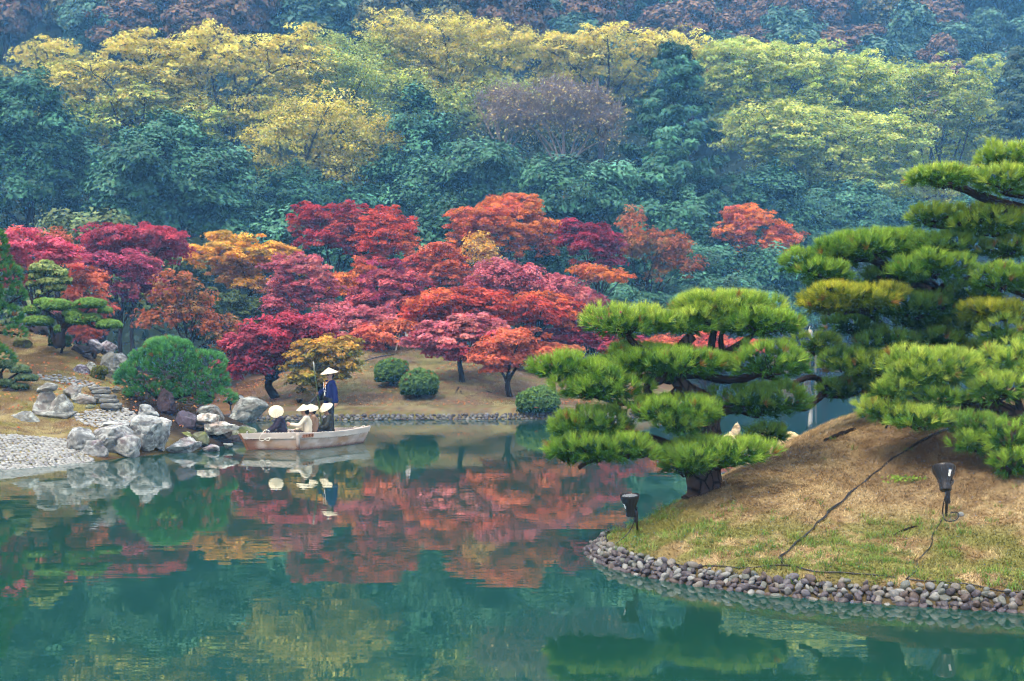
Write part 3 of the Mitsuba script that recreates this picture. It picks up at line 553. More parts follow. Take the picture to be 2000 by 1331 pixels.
# ------------------------------------------------------------------ the near pines: pads of needles on dark crooked limbs
PB = A([0.030, 0.023, 0.021])
def pine(name, label, pads, limbs_, Ybase, per=25, length=0.145, width=0.0108, seed=1, space=0.088, nlump=8):
    k = key(name); tag(k, label, 'pine tree')
    rng = np.random.default_rng(seed)
    for pd in pads:
        u, v, ru, rv, Y = pd[:5]; tone = pd[5] if len(pd) > 5 else 'b'
        s = Y / F; c = P(u, v, Y); ru *= 1.02; R = A([ru * s, min(ru * s * 0.8, 0.62), rv * s * 1.12])
        lumps = [(A([0, 0, 0.]), R * A([.92, .9, .85]))]
        for _ in range(nlump):
            a = rng.uniform(0, 2 * np.pi); q = rng.uniform(.4, .9)
            lumps.append((A([math.cos(a) * q, math.sin(a) * q, rng.uniform(-.35, .38)]) * R, A([R[0] * rng.uniform(.26, .46), R[1] * .42, R[2] * rng.uniform(.5, .8)])))
        B, Ax = [], []
        for lc, lr in lumps:
            n = int(2 * np.pi * lr[0] * max(lr[1], lr[2]) * 1.15 / space ** 2) + 6
            d = unit(rng.normal(size=(n, 3))); d = d[d[:, 2] > -0.25]
            p = lc + d * lr * rng.uniform(.86, 1.02, (len(d), 1))
            inside = np.zeros(len(p), bool)
            for oc, orr in lumps:
                if oc is not lc: inside |= (((p - oc) / orr) ** 2).sum(1) < 0.8
            p, d = p[~inside], d[~inside]
            B.append(p); Ax.append(unit(d / lr * lr.mean() * .75 + [0, 0, .42]))
        B, Ax = np.vstack(B), np.vstack(Ax)
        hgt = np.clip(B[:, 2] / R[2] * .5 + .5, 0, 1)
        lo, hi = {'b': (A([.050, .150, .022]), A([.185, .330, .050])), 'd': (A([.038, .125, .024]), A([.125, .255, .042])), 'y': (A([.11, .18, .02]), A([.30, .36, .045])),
                  'o': (A([.062, .155, .020]), A([.200, .310, .045])), 'l': (A([.075, .19, .030]), A([.27, .40, .075]))}[tone]  # tone d: shade on the darker pads put into the needle green
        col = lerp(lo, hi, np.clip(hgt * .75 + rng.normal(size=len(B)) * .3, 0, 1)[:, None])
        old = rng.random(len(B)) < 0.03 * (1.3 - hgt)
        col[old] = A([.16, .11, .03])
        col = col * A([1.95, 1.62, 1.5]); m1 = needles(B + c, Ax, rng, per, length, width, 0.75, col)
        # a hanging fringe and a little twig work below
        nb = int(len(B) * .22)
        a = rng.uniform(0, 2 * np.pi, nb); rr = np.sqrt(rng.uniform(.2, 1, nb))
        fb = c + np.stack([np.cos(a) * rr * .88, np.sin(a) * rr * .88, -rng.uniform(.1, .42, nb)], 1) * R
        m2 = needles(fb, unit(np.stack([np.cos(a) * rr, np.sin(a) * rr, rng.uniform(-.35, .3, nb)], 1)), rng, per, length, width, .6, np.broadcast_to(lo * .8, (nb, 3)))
        ni = int(len(B) * .55); d = unit(rng.normal(size=(ni, 3))) * rng.uniform(.25, .85, (ni, 1)) * [1, 1, .75]
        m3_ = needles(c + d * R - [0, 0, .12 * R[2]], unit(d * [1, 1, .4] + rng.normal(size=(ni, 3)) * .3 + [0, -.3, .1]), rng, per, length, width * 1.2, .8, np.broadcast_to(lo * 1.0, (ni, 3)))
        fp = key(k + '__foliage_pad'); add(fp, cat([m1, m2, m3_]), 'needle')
        if tone == 'y': labels[fp] = {'label': 'yellowing needle pad'}
        tw = []
        for _ in range(12):
            a = rng.uniform(0, 2 * np.pi); q = rng.uniform(.4, .85)
            e = c + A([math.cos(a) * q, math.sin(a) * q, rng.uniform(-.1, .35)]) * R; b0 = c + A([0, 0, -.55]) * R + rng.normal(size=3) * .03
            tw.append((*tube(spline([b0, lerp(b0, e, .5) - [0, 0, .1 * R[2]] + rng.normal(size=3) * .02, e], 5), np.linspace(.016, .006, 5), 4, cap=False), PB))
        add(key(k + '__twigs'), cat(tw), 'matte', smooth=True)
    for i, (pts, r0, r1) in enumerate(limbs_):
        q = spline([P(u, v, Y) for u, v, Y in pts], max(8, 6 * len(pts)))
        r = np.linspace(r0, r1, len(q))
        if i == 0: r[:4] *= np.linspace(1.18, 1.02, 4)
        m = tube(q, r, 14 if r0 > .12 else 9, .3, i)
        add(key(k + ('__trunk' if i == 0 else '__limb')), m, 'pine_bark' if i == 0 else 'bark', smooth=True, color=PB * (0.6 + 1.0 * noise(m[0] * 7, 3))[:, None])
    return k
def plates(p, n, uv):
    a, b, c = mikit.voronoi(p.x * 9 + p.y * 5, p.z * 5.5 + p.x)
    return mikit.smoothstep(0.02, 0.30, b - a) * 0.7 + 0.3 * mikit.fbm(p.x * 40, p.y * 40, p.z * 20, 3)
scene['pine_bark'] = {'type': 'twosided', 'bsdf': bumped({'type': 'diffuse', 'reflectance': mikit.proc(lambda p, n, uv: mikit.mix([.018, .014, .013], [.10, .072, .062], plates(p, n, uv)))}, plates, 0.03, 0.006)}
Y0 = 20.3
pine('garden_pine', 'trained pine with tiered flat needle pads, leaning out over the water', [
    (1413, 598, 95, 20, Y0 + .25, 'l'), (1222, 634, 80, 27, Y0 - .2, 'l'), (1327, 636, 78, 20, Y0, 'l'), (1483, 636, 80, 25, Y0 - .1, 'b'), (1400, 618, 70, 20, Y0 + .1, 'l'),
    (1309, 713, 128, 27, Y0 - .2, 'b'), (1115, 722, 66, 25, Y0 - .3, 'b'), (1175, 738, 54, 18, Y0 - .45, 'b'), (1170, 763, 80, 22, Y0 - .4, 'b'), (1506, 712, 74, 38, Y0 - .4, 'b'),
    (1483, 788, 88, 33, Y0 + .15, 'd'), (1319, 806, 94, 27, Y0 - .5, 'b'), (1328, 832, 38, 18, Y0 - .75, 'b'), (1250, 700, 60, 18, Y0 + .1, 'b'),
    (1153, 832, 80, 32, Y0 - .35, 'b'), (1169, 880, 98, 26, Y0 - .6, 'b'), (1110, 880, 40, 26, Y0 - .5, 'b'), (1395, 890, 106, 26, Y0 - .65, 'b'), (1335, 912, 44, 18, Y0 - .7, 'b'), (1500, 850, 40, 14, Y0 + .3, 'd'), (1230, 690, 30, 14, Y0 + .1, 'd')], [
    ([(1376, 985, Y0), (1374, 930, Y0), (1368, 880, Y0), (1382, 835, Y0), (1372, 790, Y0 + .05), (1335, 755, Y0), (1318, 715, Y0), (1330, 680, Y0), (1352, 655, Y0)], .27, .07),
    ([(1330, 680, Y0), (1300, 690, Y0 - .1), (1262, 685, Y0 - .2), (1225, 655, Y0 - .2)], .085, .04),
    ([(1345, 690, Y0), (1385, 690, Y0 + .1), (1392, 660, Y0 + .1), (1420, 622, Y0 + .2)], .08, .035),
    ([(1360, 695, Y0), (1412, 690, Y0), (1408, 662, Y0 - .05), (1425, 640, Y0 - .1)], .06, .03),
    ([(1365, 700, Y0), (1425, 685, Y0), (1460, 662, Y0 - .1), (1490, 645, Y0 - .1)], .065, .03),
    ([(1330, 758, Y0), (1290, 782, Y0 - .2), (1268, 772, Y0 - .25), (1266, 752, Y0 - .25), (1290, 744, Y0 - .2), (1300, 728, Y0 - .2)], .10, .05),
    ([(1320, 738, Y0), (1360, 732, Y0), (1420, 742, Y0 - .1), (1470, 735, Y0 - .3), (1506, 722, Y0 - .4)], .085, .04),
    ([(1312, 740, Y0), (1230, 740, Y0 - .2), (1160, 742, Y0 - .3), (1110, 732, Y0 - .3)], .075, .03),
    ([(1300, 775, Y0 - .1), (1240, 790, Y0 - .3), (1175, 778, Y0 - .4)], .06, .03),
    ([(1376, 800, Y0), (1430, 800, Y0), (1480, 802, Y0 + .1)], .09, .04),
    ([(1376, 850, Y0), (1320, 868, Y0 - .2), (1250, 850, Y0 - .3), (1165, 852, Y0 - .35)], .075, .035),
    ([(1374, 860, Y0), (1300, 875, Y0 - .3), (1240, 890, Y0 - .5), (1160, 898, Y0 - .6), (1130, 915, Y0 - .6)], .07, .03),
    ([(1372, 870, Y0 - .1), (1400, 895, Y0 - .5), (1440, 900, Y0 - .6)], .06, .03),
    ([(1380, 840, Y0), (1440, 872, Y0 + .2), (1505, 862, Y0 + .3)], .05, .02),
    ([(1372, 810, Y0 - .1), (1330, 818, Y0 - .4), (1310, 815, Y0 - .5)], .06, .03)], Y0, seed=3)
Y1 = 22.6
pine('garden_pine', 'tall old pine behind the mound crest with a thick sideways trunk', [
    (1965, 312, 56, 26, 21.2, 'l'), (1842, 350, 70, 19, 21.0, 'l'), (1963, 358, 56, 27, 20.8, 'l'), (1822, 426, 46, 20, 21.4, 'o'), (1907, 417, 40, 10, 21.5, 'o'), (1937, 440, 72, 28, 21.2, 'o'), (2050, 330, 60, 30, 21.2, 'l'), (2060, 440, 60, 30, 21.4, 'o'),
    (1700, 484, 92, 28, 22.0, 'b'), (1760, 474, 40, 18, 22.2, 'b'), (1570, 518, 44, 25, 21.8, 'b'), (1615, 535, 46, 20, 21.6, 'b'), (1650, 500, 50, 22, 22.0, 'b'), (1850, 486, 75, 27, 21.6, 'b'), (1965, 489, 44, 20, 21.4, 'o'), (1820, 526, 72, 25, 21.3, 'b'), (1740, 545, 50, 20, 22.2, 'd'),
    (1631, 558, 48, 18, 21.9, 'd'), (1660, 586, 94, 22, 21.6, 'y'), (1618, 600, 44, 16, 21.5, 'y'), (1957, 548, 54, 28, 21.0, 'b'), (1790, 604, 82, 26, 21.9, 'd'), (1904, 580, 48, 20, 21.8, 'd'), (1940, 610, 64, 17, 21.2, 'y'), (1960, 655, 48, 33, 21.0, 'l'), (1880, 640, 40, 20, 22.2, 'o'),
    (1670, 638, 48, 22, 22.4, 'd'), (1597, 676, 46, 21, 22.0, 'o'), (1649, 707, 48, 23, 21.8, 'b'), (1731, 672, 60, 26, 22.0, 'd'), (1837, 667, 48, 19, 22.0, 'd'), (1725, 718, 82, 24, 21.7, 'o'), (1652, 763, 54, 15, 22.2, 'd'), (1700, 750, 40, 14, 22.2, 'd'), (1800, 630, 50, 18, 22.3, 'd'), (2050, 560, 60, 30, 21.2, 'b'), (1910, 690, 40, 16, 22.0, 'o')], [
    ([(1722, 812, 23.4), (1726, 780, 23.2), (1736, 745, 22.9), (1770, 700, 22.7), (1822, 655, 22.6), (1838, 620, 22.6), (1822, 585, 22.5), (1790, 562, 22.4), (1745, 556, 22.3), (1710, 552, 22.2)], .26, .12),
    ([(1760, 558, 22.3), (1735, 525, 22.1), (1700, 505, 22.0), (1640, 515, 21.9), (1580, 530, 21.8)], .10, .04),
    ([(1800, 568, 22.4), (1785, 510, 22.0), (1760, 494, 21.9), (1745, 492, 22.0), (1820, 498, 21.7)], .09, .04),
    ([(1835, 610, 22.5), (1825, 570, 22.2), (1870, 552, 21.9), (1912, 538, 21.7), (1945, 512, 21.5), (1970, 500, 21.4)], .075, .035),
    ([(1800, 545, 22.3), (1830, 560, 22.1), (1862, 580, 22.0), (1900, 592, 21.9)], .05, .025),
    ([(2080, 420, 21.4), (2010, 415, 21.3), (1968, 400, 21.2), (1920, 385, 21.1), (1880, 368, 21.0), (1840, 360, 21.0)], .11, .045),
    ([(2080, 385, 21.2), (2000, 383, 21.0), (1950, 378, 20.9)], .06, .03),
    ([(2060, 395, 21.5), (1975, 412, 21.4), (1900, 430, 21.4), (1850, 442, 21.4), (1822, 440, 21.4)], .06, .035),
    ([(1700, 556, 22.2), (1665, 572, 21.9), (1640, 575, 21.8)], .07, .03),
    ([(1720, 600, 22.2), (1680, 605, 21.8), (1650, 600, 21.6)], .05, .03), ([(1760, 690, 22.6), (1690, 612, 22.1), (1650, 612, 21.7)], .045, .03),
    ([(1812, 660, 22.6), (1790, 625, 22.2), (1780, 612, 22.0)], .06, .03), ([(1745, 735, 22.8), (1700, 735, 22.2), (1660, 725, 21.9)], .07, .03),
    ([(1740, 745, 22.9), (1660, 735, 22.5), (1610, 765, 22.3), (1580, 795, 22.2), (1560, 800, 22.2)], .085, .04), ([(1610, 765, 22.3), (1590, 738, 22.2), (1545, 750, 22.0), (1505, 745, 21.9)], .06, .03), ([(1600, 772, 22.3), (1650, 778, 22.2)], .035, .02),
    ([(1836, 640, 22.6), (1880, 660, 22.2), (1850, 680, 22.1)], .06, .03), ([(2080, 650, 21.6), (2000, 628, 21.4), (1955, 625, 21.3), (1905, 628, 21.3)], .05, .025), ([(2080, 600, 21.4), (2000, 577, 21.2), (1960, 562, 21.0)], .05, .03)], Y1, seed=5, space=.09)
Y2 = 20.2
pine('garden_pine', 'low spreading pine on the mound at the right edge with bright green pads', [
    (1832, 724, 90, 36, 20.2, 'l'), (1780, 745, 50, 26, 20.0, 'l'), (1742, 768, 38, 18, 20.0, 'l'), (1952, 716, 52, 28, 20.2, 'l'), (1950, 764, 56, 28, 19.8, 'l'), (1835, 784, 42, 19, 19.9, 'b'), (1732, 808, 48, 23, 20.1, 'l'), (1795, 822, 64, 20, 19.8, 'l'), (2050, 740, 60, 34, 20.0, 'l'),
    (1912, 838, 48, 24, 19.6, 'd'), (1905, 868, 36, 16, 19.5, 'b'), (1975, 862, 42, 34, 19.3, 'b'), (1975, 908, 42, 22, 19.1, 'b'), (2050, 860, 50, 40, 19.2, 'b'), (1990, 690, 36, 20, 20.4, 'l')], [
    ([(2110, 850, 20.0), (2060, 812, 20.0), (2000, 812, 20.0), (1960, 800, 20.1), (1925, 790, 20.1)], .17, .09),
    ([(1930, 790, 20.1), (1890, 800, 20.1), (1865, 815, 20.0), (1830, 826, 19.9)], .085, .05), ([(1905, 800, 20.1), (1860, 770, 20.2), (1830, 745, 20.2)], .07, .035), ([(1910, 792, 20.1), (1912, 815, 20.0), (1914, 838, 19.7)], .05, .03),
    ([(1990, 808, 20.0), (1985, 780, 19.9), (1960, 770, 19.8)], .06, .03), ([(1885, 795, 20.1), (1905, 765, 20.1), (1950, 730, 20.2)], .05, .03), ([(1870, 812, 20.0), (1790, 800, 20.0), (1735, 815, 20.1)], .055, .03), ([(1800, 790, 20.2), (1775, 770, 20.1), (1745, 775, 20.0)], .04, .02),
    ([(2000, 815, 20.0), (1985, 850, 19.6), (1978, 880, 19.3)], .06, .03)], Y2, seed=7)

# ------------------------------------------------------------------ left garden: pines and clipped trees
def tuft_tree(name, label, lobes, Y, limbs_, lo, hi, seed, space=.12, per=22, length=.16, width=.016, cat_='pine tree', up=.4):
    k = key(name); tag(k, label, cat_); rng = np.random.default_rng(seed); B, Ax, Hh = [], [], []
    L3 = [(P(l[0], l[1], Y + (l[4] if len(l) > 4 else 0)), A([l[2], l[2] * .85, l[3]]) * Y / F) for l in lobes]
    for c, r in L3:
        n = int(4 * np.pi * r[0] * r[2] * 1.3 / space ** 2)
        d = unit(rng.normal(size=(n, 3))); d = d[(d[:, 2] > -.5) & (d[:, 1] < .6)]
        p = c + d * r * (rng.uniform(.82, 1.03, (len(d), 1)) + .5 * (noise((c + d * r) * 1.7, seed)[:, None] - .5))
        ins = np.zeros(len(p), bool)
        for oc, orr in L3:
            if oc is not c: ins |= (((p - oc) / orr) ** 2).sum(1) < .7
        B.append(p[~ins]); Ax.append(unit(d[~ins] * .7 + [0, 0, up])); Hh.append(np.clip(d[~ins, 2] * .5 + .5, 0, 1))
    B, Ax, Hh = np.vstack(B), np.vstack(Ax), np.concatenate(Hh)
    col = lerp(lo, hi, np.clip(Hh * .6 + .3 * (noise(B * 3, seed + 1) - .3) + rng.normal(size=len(B)) * .2, 0, 1)[:, None])
    old = rng.random(len(B)) < .03; col[old] = A([.24, .12, .04])
    add(k + '__crown', needles(B, Ax, rng, per, length, width, .65, col), 'needle')
    ps = []
    for pts, r0, r1 in limbs_:
        q = spline([P(*p) for p in pts], 12); ps.append((*tube(q, np.linspace(r0, r1, 12), 8, .2), PB))
    add(k + '__trunk', cat(ps), 'bark', smooth=True)
tuft_tree('garden_pine', 'big domed bright green pine overhanging the dark rocks by the boat', [(335, 714, 52, 44), (290, 738, 48, 34), (394, 750, 46, 30), (426, 778, 30, 18), (256, 736, 28, 32), (345, 686, 36, 24), (400, 712, 32, 24), (300, 766, 48, 18), (366, 782, 36, 14), (308, 700, 32, 28), (366, 738, 42, 34), (425, 745, 22, 20), (275, 708, 24, 20)], 43.0,
          [([(330, 830, 43.5), (322, 790, 43.3), (338, 740, 43)], .22, .08), ([(322, 790, 43.3), (370, 770, 43), (420, 778, 42.8)], .09, .03), ([(322, 785, 43.3), (285, 760, 43), (262, 745, 43)], .09, .03)], A([.045, .20, .07]), A([.20, .50, .16]), 11, space=.10, width=.022)
tuft_tree('garden_pine', 'dark green pine cut off by the left edge of the photo', [(-26, 480, 36, 34), (4, 545, 36, 30), (18, 575, 30, 22), (-4, 620, 40, 30), (30, 652, 18, 12), (-40, 695, 60, 26), (-56, 560, 56, 66), (-4, 510, 20, 12)], 41.5,
          [([(-60, 720, 42), (-50, 600, 42), (-30, 460, 42)], .2, .07), ([(-55, 640, 42), (-10, 610, 41.6), (40, 580, 41.5)], .07, .03), ([(-50, 540, 42), (-10, 520, 41.6), (20, 500, 41.5)], .06, .03), ([(-55, 680, 42), (0, 650, 41.6), (36, 655, 41.5)], .06, .03)], A([.035, .15, .04]), A([.14, .34, .08]), 12, space=.11, width=.02)
def cloud_tree(name, label, pads, Y, limbs_, lo, hi, seed, size=.06, dens=1.0, cat_='clipped tree', core=True):
    k = key(name); tag(k, label, cat_); rng = np.random.default_rng(seed)
    for u, v, ru, rv, *dy in pads:
        c = P(u, v, Y + (dy[0] if dy else 0)); r = A([ru, ru * .85, rv]) * Y / F
        n = int(dens * 4 * np.pi * r[0] * max(r[1], r[2]) * .8 / (size * .62) ** 2)
        d = unit(rng.normal(size=(n, 3))); d = d[(d[:, 2] > -.45)]
        p = c + d * r * (rng.uniform(.84, 1.04, (len(d), 1)) + .30 * (noise((c + d * r) * 3.2, seed)[:, None] - .5))
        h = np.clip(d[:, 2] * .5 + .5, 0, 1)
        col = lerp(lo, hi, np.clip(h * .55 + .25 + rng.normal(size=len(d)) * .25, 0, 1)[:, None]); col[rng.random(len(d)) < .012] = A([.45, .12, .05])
        ms = [leaves(p, d * .6 + rng.normal(size=d.shape) * .5 + [0, 0, .5], size * rng.uniform(.7, 1.3, len(d)), col, rng)]
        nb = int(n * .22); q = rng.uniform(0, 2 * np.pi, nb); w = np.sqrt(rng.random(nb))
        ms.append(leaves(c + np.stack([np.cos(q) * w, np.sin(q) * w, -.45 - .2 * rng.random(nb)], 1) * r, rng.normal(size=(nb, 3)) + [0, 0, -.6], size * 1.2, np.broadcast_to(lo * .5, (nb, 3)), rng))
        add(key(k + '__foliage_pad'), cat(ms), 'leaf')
    ps = []
    for pts, r0, r1 in limbs_:
        q = spline([P(*p) for p in pts], 12); ps.append((*tube(q, np.linspace(r0, r1, 12), 8, .25), PB))
    add(k + '__trunk', cat(ps), 'bark', smooth=True)
    return k
PG = A([.09, .23, .045]), A([.28, .47, .12])
cloud_tree('clipped_tree', 'tree clipped into rounded cushions, its dark trunk leaning on the slope', [(110, 596, 32, 13), (62, 606, 15, 9), (76, 628, 28, 11), (176, 593, 31, 12), (205, 606, 14, 8), (154, 624, 24, 14), (180, 622, 18, 9), (213, 634, 24, 10), (115, 643, 10, 9), (84, 590, 18, 8), (140, 612, 18, 8), (128, 600, 20, 9, .3)], 45,
           [([(116, 680, 45), (118, 660, 45), (124, 640, 45), (150, 630, 45), (180, 626, 45)], .17, .05), ([(114, 678, 45), (104, 655, 45), (96, 635, 45), (80, 632, 45)], .10, .04), ([(122, 645, 45), (124, 620, 45), (122, 606, 45), (110, 602, 45)], .09, .04), ([(124, 625, 45), (100, 615, 45), (78, 602, 45), (64, 608, 45)], .05, .03), ([(140, 634, 45), (165, 612, 45), (176, 600, 45)], .06, .03), ([(170, 630, 45), (200, 642, 45), (212, 640, 45)], .05, .03)], *PG, 21)
cloud_tree('clipped_tree', 'light leaved tree with bare forked limbs behind the cushion clipped tree', [(85, 525, 30, 12), (112, 534, 22, 10), (70, 540, 16, 8), (128, 548, 12, 8), (98, 550, 24, 8), (62, 555, 10, 6), (110, 562, 18, 7), (80, 572, 10, 6), (90, 515, 14, 6)], 47,
           [([(62, 640, 47), (66, 600, 47), (64, 588, 47), (54, 572, 47), (58, 548, 47)], .11, .03), ([(66, 590, 47), (78, 575, 47), (84, 550, 47), (90, 530, 47)], .09, .03), ([(72, 584, 47), (100, 568, 47), (128, 552, 47)], .06, .03), ([(80, 572, 47), (76, 550, 47), (70, 542, 47)], .05, .02)], A([.12, .22, .07]), A([.48, .56, .22]), 22, size=.085, dens=.8)
cloud_tree('clipped_tree', 'small grey green shrub tree with forked stems at the left edge', [(12, 713, 18, 9), (42, 722, 20, 9), (52, 738, 22, 8), (10, 748, 20, 8), (38, 755, 18, 6), (-25, 725, 22, 12), (-30, 750, 20, 10)], 41.5,
           [([(8, 772, 41.5), (6, 748, 41.5), (2, 730, 41.5), (12, 718, 41.5)], .06, .03), ([(8, 748, 41.5), (26, 735, 41.5), (42, 726, 41.5)], .04, .02), ([(10, 760, 41.5), (30, 745, 41.5), (52, 742, 41.5)], .04, .02)], A([.07, .14, .07]), A([.21, .31, .16]), 23, size=.05)
cloud_tree('clipped_bush', 'round light green clipped bush peeping over the domed pine', [(318, 676, 34, 18)], 50, [([(318, 705, 50), (318, 690, 50), (318, 676, 50)], .08, .04)], *PG, 24, cat_='bush')
cloud_tree('clipped_bush', 'dark glossy bush at the foot of the cushion clipped tree', [(128, 668, 12, 13), (104, 665, 10, 16)], 45.3, [([(120, 690, 45.3), (122, 680, 45.3), (126, 668, 45.3)], .05, .03)], A([.03, .08, .03]), A([.09, .17, .06]), 25, cat_='bush')
cloud_tree('clipped_bush', 'small red tipped shrub growing between the upright rocks', [(190, 735, 13, 20), (200, 726, 10, 10)], 43.8, [([(190, 760, 43.8), (190, 745, 43.8), (190, 735, 43.8)], .03, .02)], A([.05, .09, .02]), A([.22, .22, .05]), 26, cat_='bush')
AZ = 'clipped azaleas on the far bank'
for lab, u, v, ru, rv, Y, sd in [('left of the pair of round azalea bushes under the pink maple', 765, 727, 36, 30, 59.4, 31), ('right and nearer of the pair of round azalea bushes', 818, 750, 40, 33, 57.5, 32), ('round azalea bush at the waterline left of the big pine', 1052, 785, 45, 32, 56.4, 33)]:
    cloud_tree('azalea_bush', lab, [(u, v, ru * .9, rv * .9), (u - ru * .35, v + rv * .1, ru * .6, rv * .75, -.3), (u + ru * .35, v - rv * .05, ru * .6, rv * .8, -.2), (u, v - rv * .25, ru * .6, rv * .7)], Y, [([(u, v + rv, Y), (u, v + rv * .4, Y), (u, v, Y)], .12, .05)], A([.05, .13, .04]), A([.18, .31, .085]), sd, size=.10, cat_='bush')
    labels[f'azalea_bush' + ('' if sd == 31 else f'_{sd-31:03d}')]['group'] = AZ

# ------------------------------------------------------------------ rocks
RP = {'pale': (A([.20, .215, .22]), A([.39, .425, .43]), A([.07, .07, .08]), A([.20, .155, .18])),
      'grey': (A([.15, .16, .155]), A([.36, .40, .385]), A([.06, .065, .07]), A([.22, .20, .19])),
      'dark': (A([.022, .020, .026]), A([.09, .085, .09]), A([.009, .008, .01]), A([.05, .03, .038])),
      'purple': (A([.075, .062, .09]), A([.36, .36, .40]), A([.03, .027, .036]), A([.12, .09, .115])),
      'moss': (A([.15, .17, .10]), A([.42, .44, .38]), A([.06, .06, .05]), A([.12, .15, .03])),
      'tan': (A([.50, .38, .19]), A([.66, .55, .33]), A([.16, .10, .06]), A([.32, .25, .22])),
      'slab': (A([.27, .29, .26]), A([.56, .62, .58]), A([.07, .07, .07]), A([.42, .33, .29]))}
def rock_color(v, n, pal, seed, lich=.5):
    a, b, d, w = RP[pal]
    n1 = fbm(v * 3.2, 4, seed); n2 = fbm(v * 7, 4, seed + 3); n3 = fbm(v * 1.1, 3, seed + 7); n4 = fbm(v * 16, 3, seed + 9)
    c = lerp(a, w, sstep(.5, .62, n3)[:, None] * .8)
    c = lerp(c, b, (sstep(.60 - .3 * lich, .78 - .3 * lich, .42 * n1 + .33 * n2 + .25 * n4))[:, None])
    c = lerp(c, d, sstep(.54, .66, n2)[:, None] * .8)
    c = c * (.5 + 1.0 * n4)[:, None]
    return c
ICO = {k: trimesh.creation.icosphere(subdivisions=k) for k in (1, 2, 3)}
def rock(label, blobs, pal, seed, lich=.5, cuts=13, sharp=.5, category='rock', name='rock', stretch=None):
    """blobs: pixel boxes (u0, v0, u1, v1, Y[, depth]); each a faceted, noise-worn lump, joined into one stone."""
    rng = np.random.default_rng(seed); parts = []
    for bx in blobs:
        u0, v0, u1, v1, Y = bx[:5]
        s = Y / F; c = P((u0 + u1) / 2, (v0 + v1) / 2, Y); r = A([(u1 - u0) / 2 * s, (u1 - u0) / 2 * s * (bx[5] if len(bx) > 5 else .8), (v1 - v0) / 2 * s])
        v = np.array(ICO[3].vertices)
        for _ in range(cuts):
            nn = unit(rng.normal(size=3)); t = rng.uniform(.48, .8)
            v = v - np.maximum(v @ nn - t, 0)[:, None] * nn * .96
        v = v * (1 + sharp * .35 * (fbm(v * 1.2 + seed, 3, seed) - .5))[:, None]
        ext = (v.max(0) - v.min(0)) / 2; v = (v - (v.max(0) + v.min(0)) / 2) / ext
        parts.append(m3.Manifold(m3.Mesh((v * r + c).astype(np.float32), np.asarray(ICO[3].faces, np.uint32))))
    m = parts[0] if len(parts) == 1 else m3.Manifold.batch_boolean(parts, m3.OpType.Add)
    size = max(b[2] - b[0] for b in blobs) * blobs[0][4] / F
    m = m.refine_to_length(max(size / 19, .045)).to_mesh()
    tm = trimesh.Trimesh(m.vert_properties[:, :3], m.tri_verts, process=True)
    if len(parts) > 1: trimesh.smoothing.filter_taubin(tm, iterations=2)
    v, n = np.array(tm.vertices), np.array(tm.vertex_normals)
    rid = 1 - np.abs(2 * fbm(v * 2.6 / max(size, .3), 4, seed + 5) - 1)
    v = v + n * (((fbm(v * 4 / max(size, .4) , 5, seed + 2) - .5) * .14 - .12 * sstep(.86, 1, rid) * sharp)[:, None] * min(size, 1.2) * .5)
    if stretch is not None: v = stretch(v)
    k = key(name)
    add(k, (v, np.array(tm.faces)), 'rock_surface', smooth=True, color=rock_color(v, n, pal, seed, lich))
    return tag(k, label, category)
rock('blotched purple and white boulder leaning at the end of the pebble beach', [(132, 834, 190, 890, 36.2), (160, 858, 214, 904, 36.0)], 'pale', 3, .5)
rock('broad whitish boulder, second from the pebble beach', [(184, 829, 268, 895, 36.8), (215, 850, 274, 897, 36.6)], 'pale', 4, .62)
rock('tall white boulder beside the dark earth gap, highest of the shore boulders', [(254, 808, 318, 884, 37.4), (266, 789, 312, 840, 37.9), (290, 815, 336, 882, 37.8)], 'pale', 12, .75)
rock('low white rock lying at the waterline right of the tall white boulder', [(322, 858, 392, 888, 38.2), (350, 853, 384, 880, 38.3)], 'pale', 6, .75)
rock('small pale rock breaking the water near the bow of the boat', [(395, 868, 430, 884, 38.6)], 'pale', 7, .6)
rock('tiny wet rock in the water beside the small pale rock', [(436, 866, 456, 877, 39.2)], 'grey', 8, .6)
rock('greenish grey rock behind the low white rock', [(374, 843, 408, 874, 39.6)], 'moss', 9, .2)
rock('mossy low rock left of the greenish grey rock', [(336, 843, 378, 868, 40.0)], 'moss', 10, .1)
rock('long pale slab jutting out over the water above its dark undercut', [(372, 806, 430, 834, 41.0, .7), (400, 822, 467, 850, 41.0, .7)], 'slab', 11, .7, sharp=.3)
rock('dark undercut boulder carrying the jutting slab', [(398, 836, 452, 882, 41.3), (378, 825, 430, 862, 41.6)], 'dark', 13, .1)
rock('dark purple boulder with a patch of white lichen left of the slab', [(342, 802, 384, 848, 40.8)], 'purple', 14, .15)
rock('black upright rock under the domed pine', [(304, 758, 346, 814, 42.0)], 'dark', 15, .1)
rock('shadowy rock face in the gully behind the white boulder', [(236, 772, 300, 836, 43.0, .5), (290, 800, 345, 845, 43.4, .4)], 'dark', 16, .05)
rock('ribbed grey beige rock behind the jutting slab', [(384, 790, 440, 830, 45.0)], 'grey', 17, .4)
rock('mossy rounded rock behind the end of the boat', [(452, 832, 502, 864, 43.2)], 'moss', 18, .5)
rock('dark wet rock at the waterline below the mossy rounded rock', [(444, 850, 484, 872, 42.4)], 'dark', 19, .2)
rock('big grey rock with a hollow at the far shore behind the boat', [(452, 776, 526, 832, 53.4), (448, 795, 490, 834, 53.0), (470, 774, 510, 800, 53.6)], 'grey', 20, .55)
rock('sculpted tower shaped rock on the lawn, like a stump with a shoulder', [(72, 748, 114, 772, 40.2), (70, 762, 112, 815, 40.2), (56, 785, 110, 832, 40.1), (96, 770, 142, 835, 39.9), (60, 800, 150, 836, 40.0)], 'grey', 21, .55, cuts=6, sharp=.4)
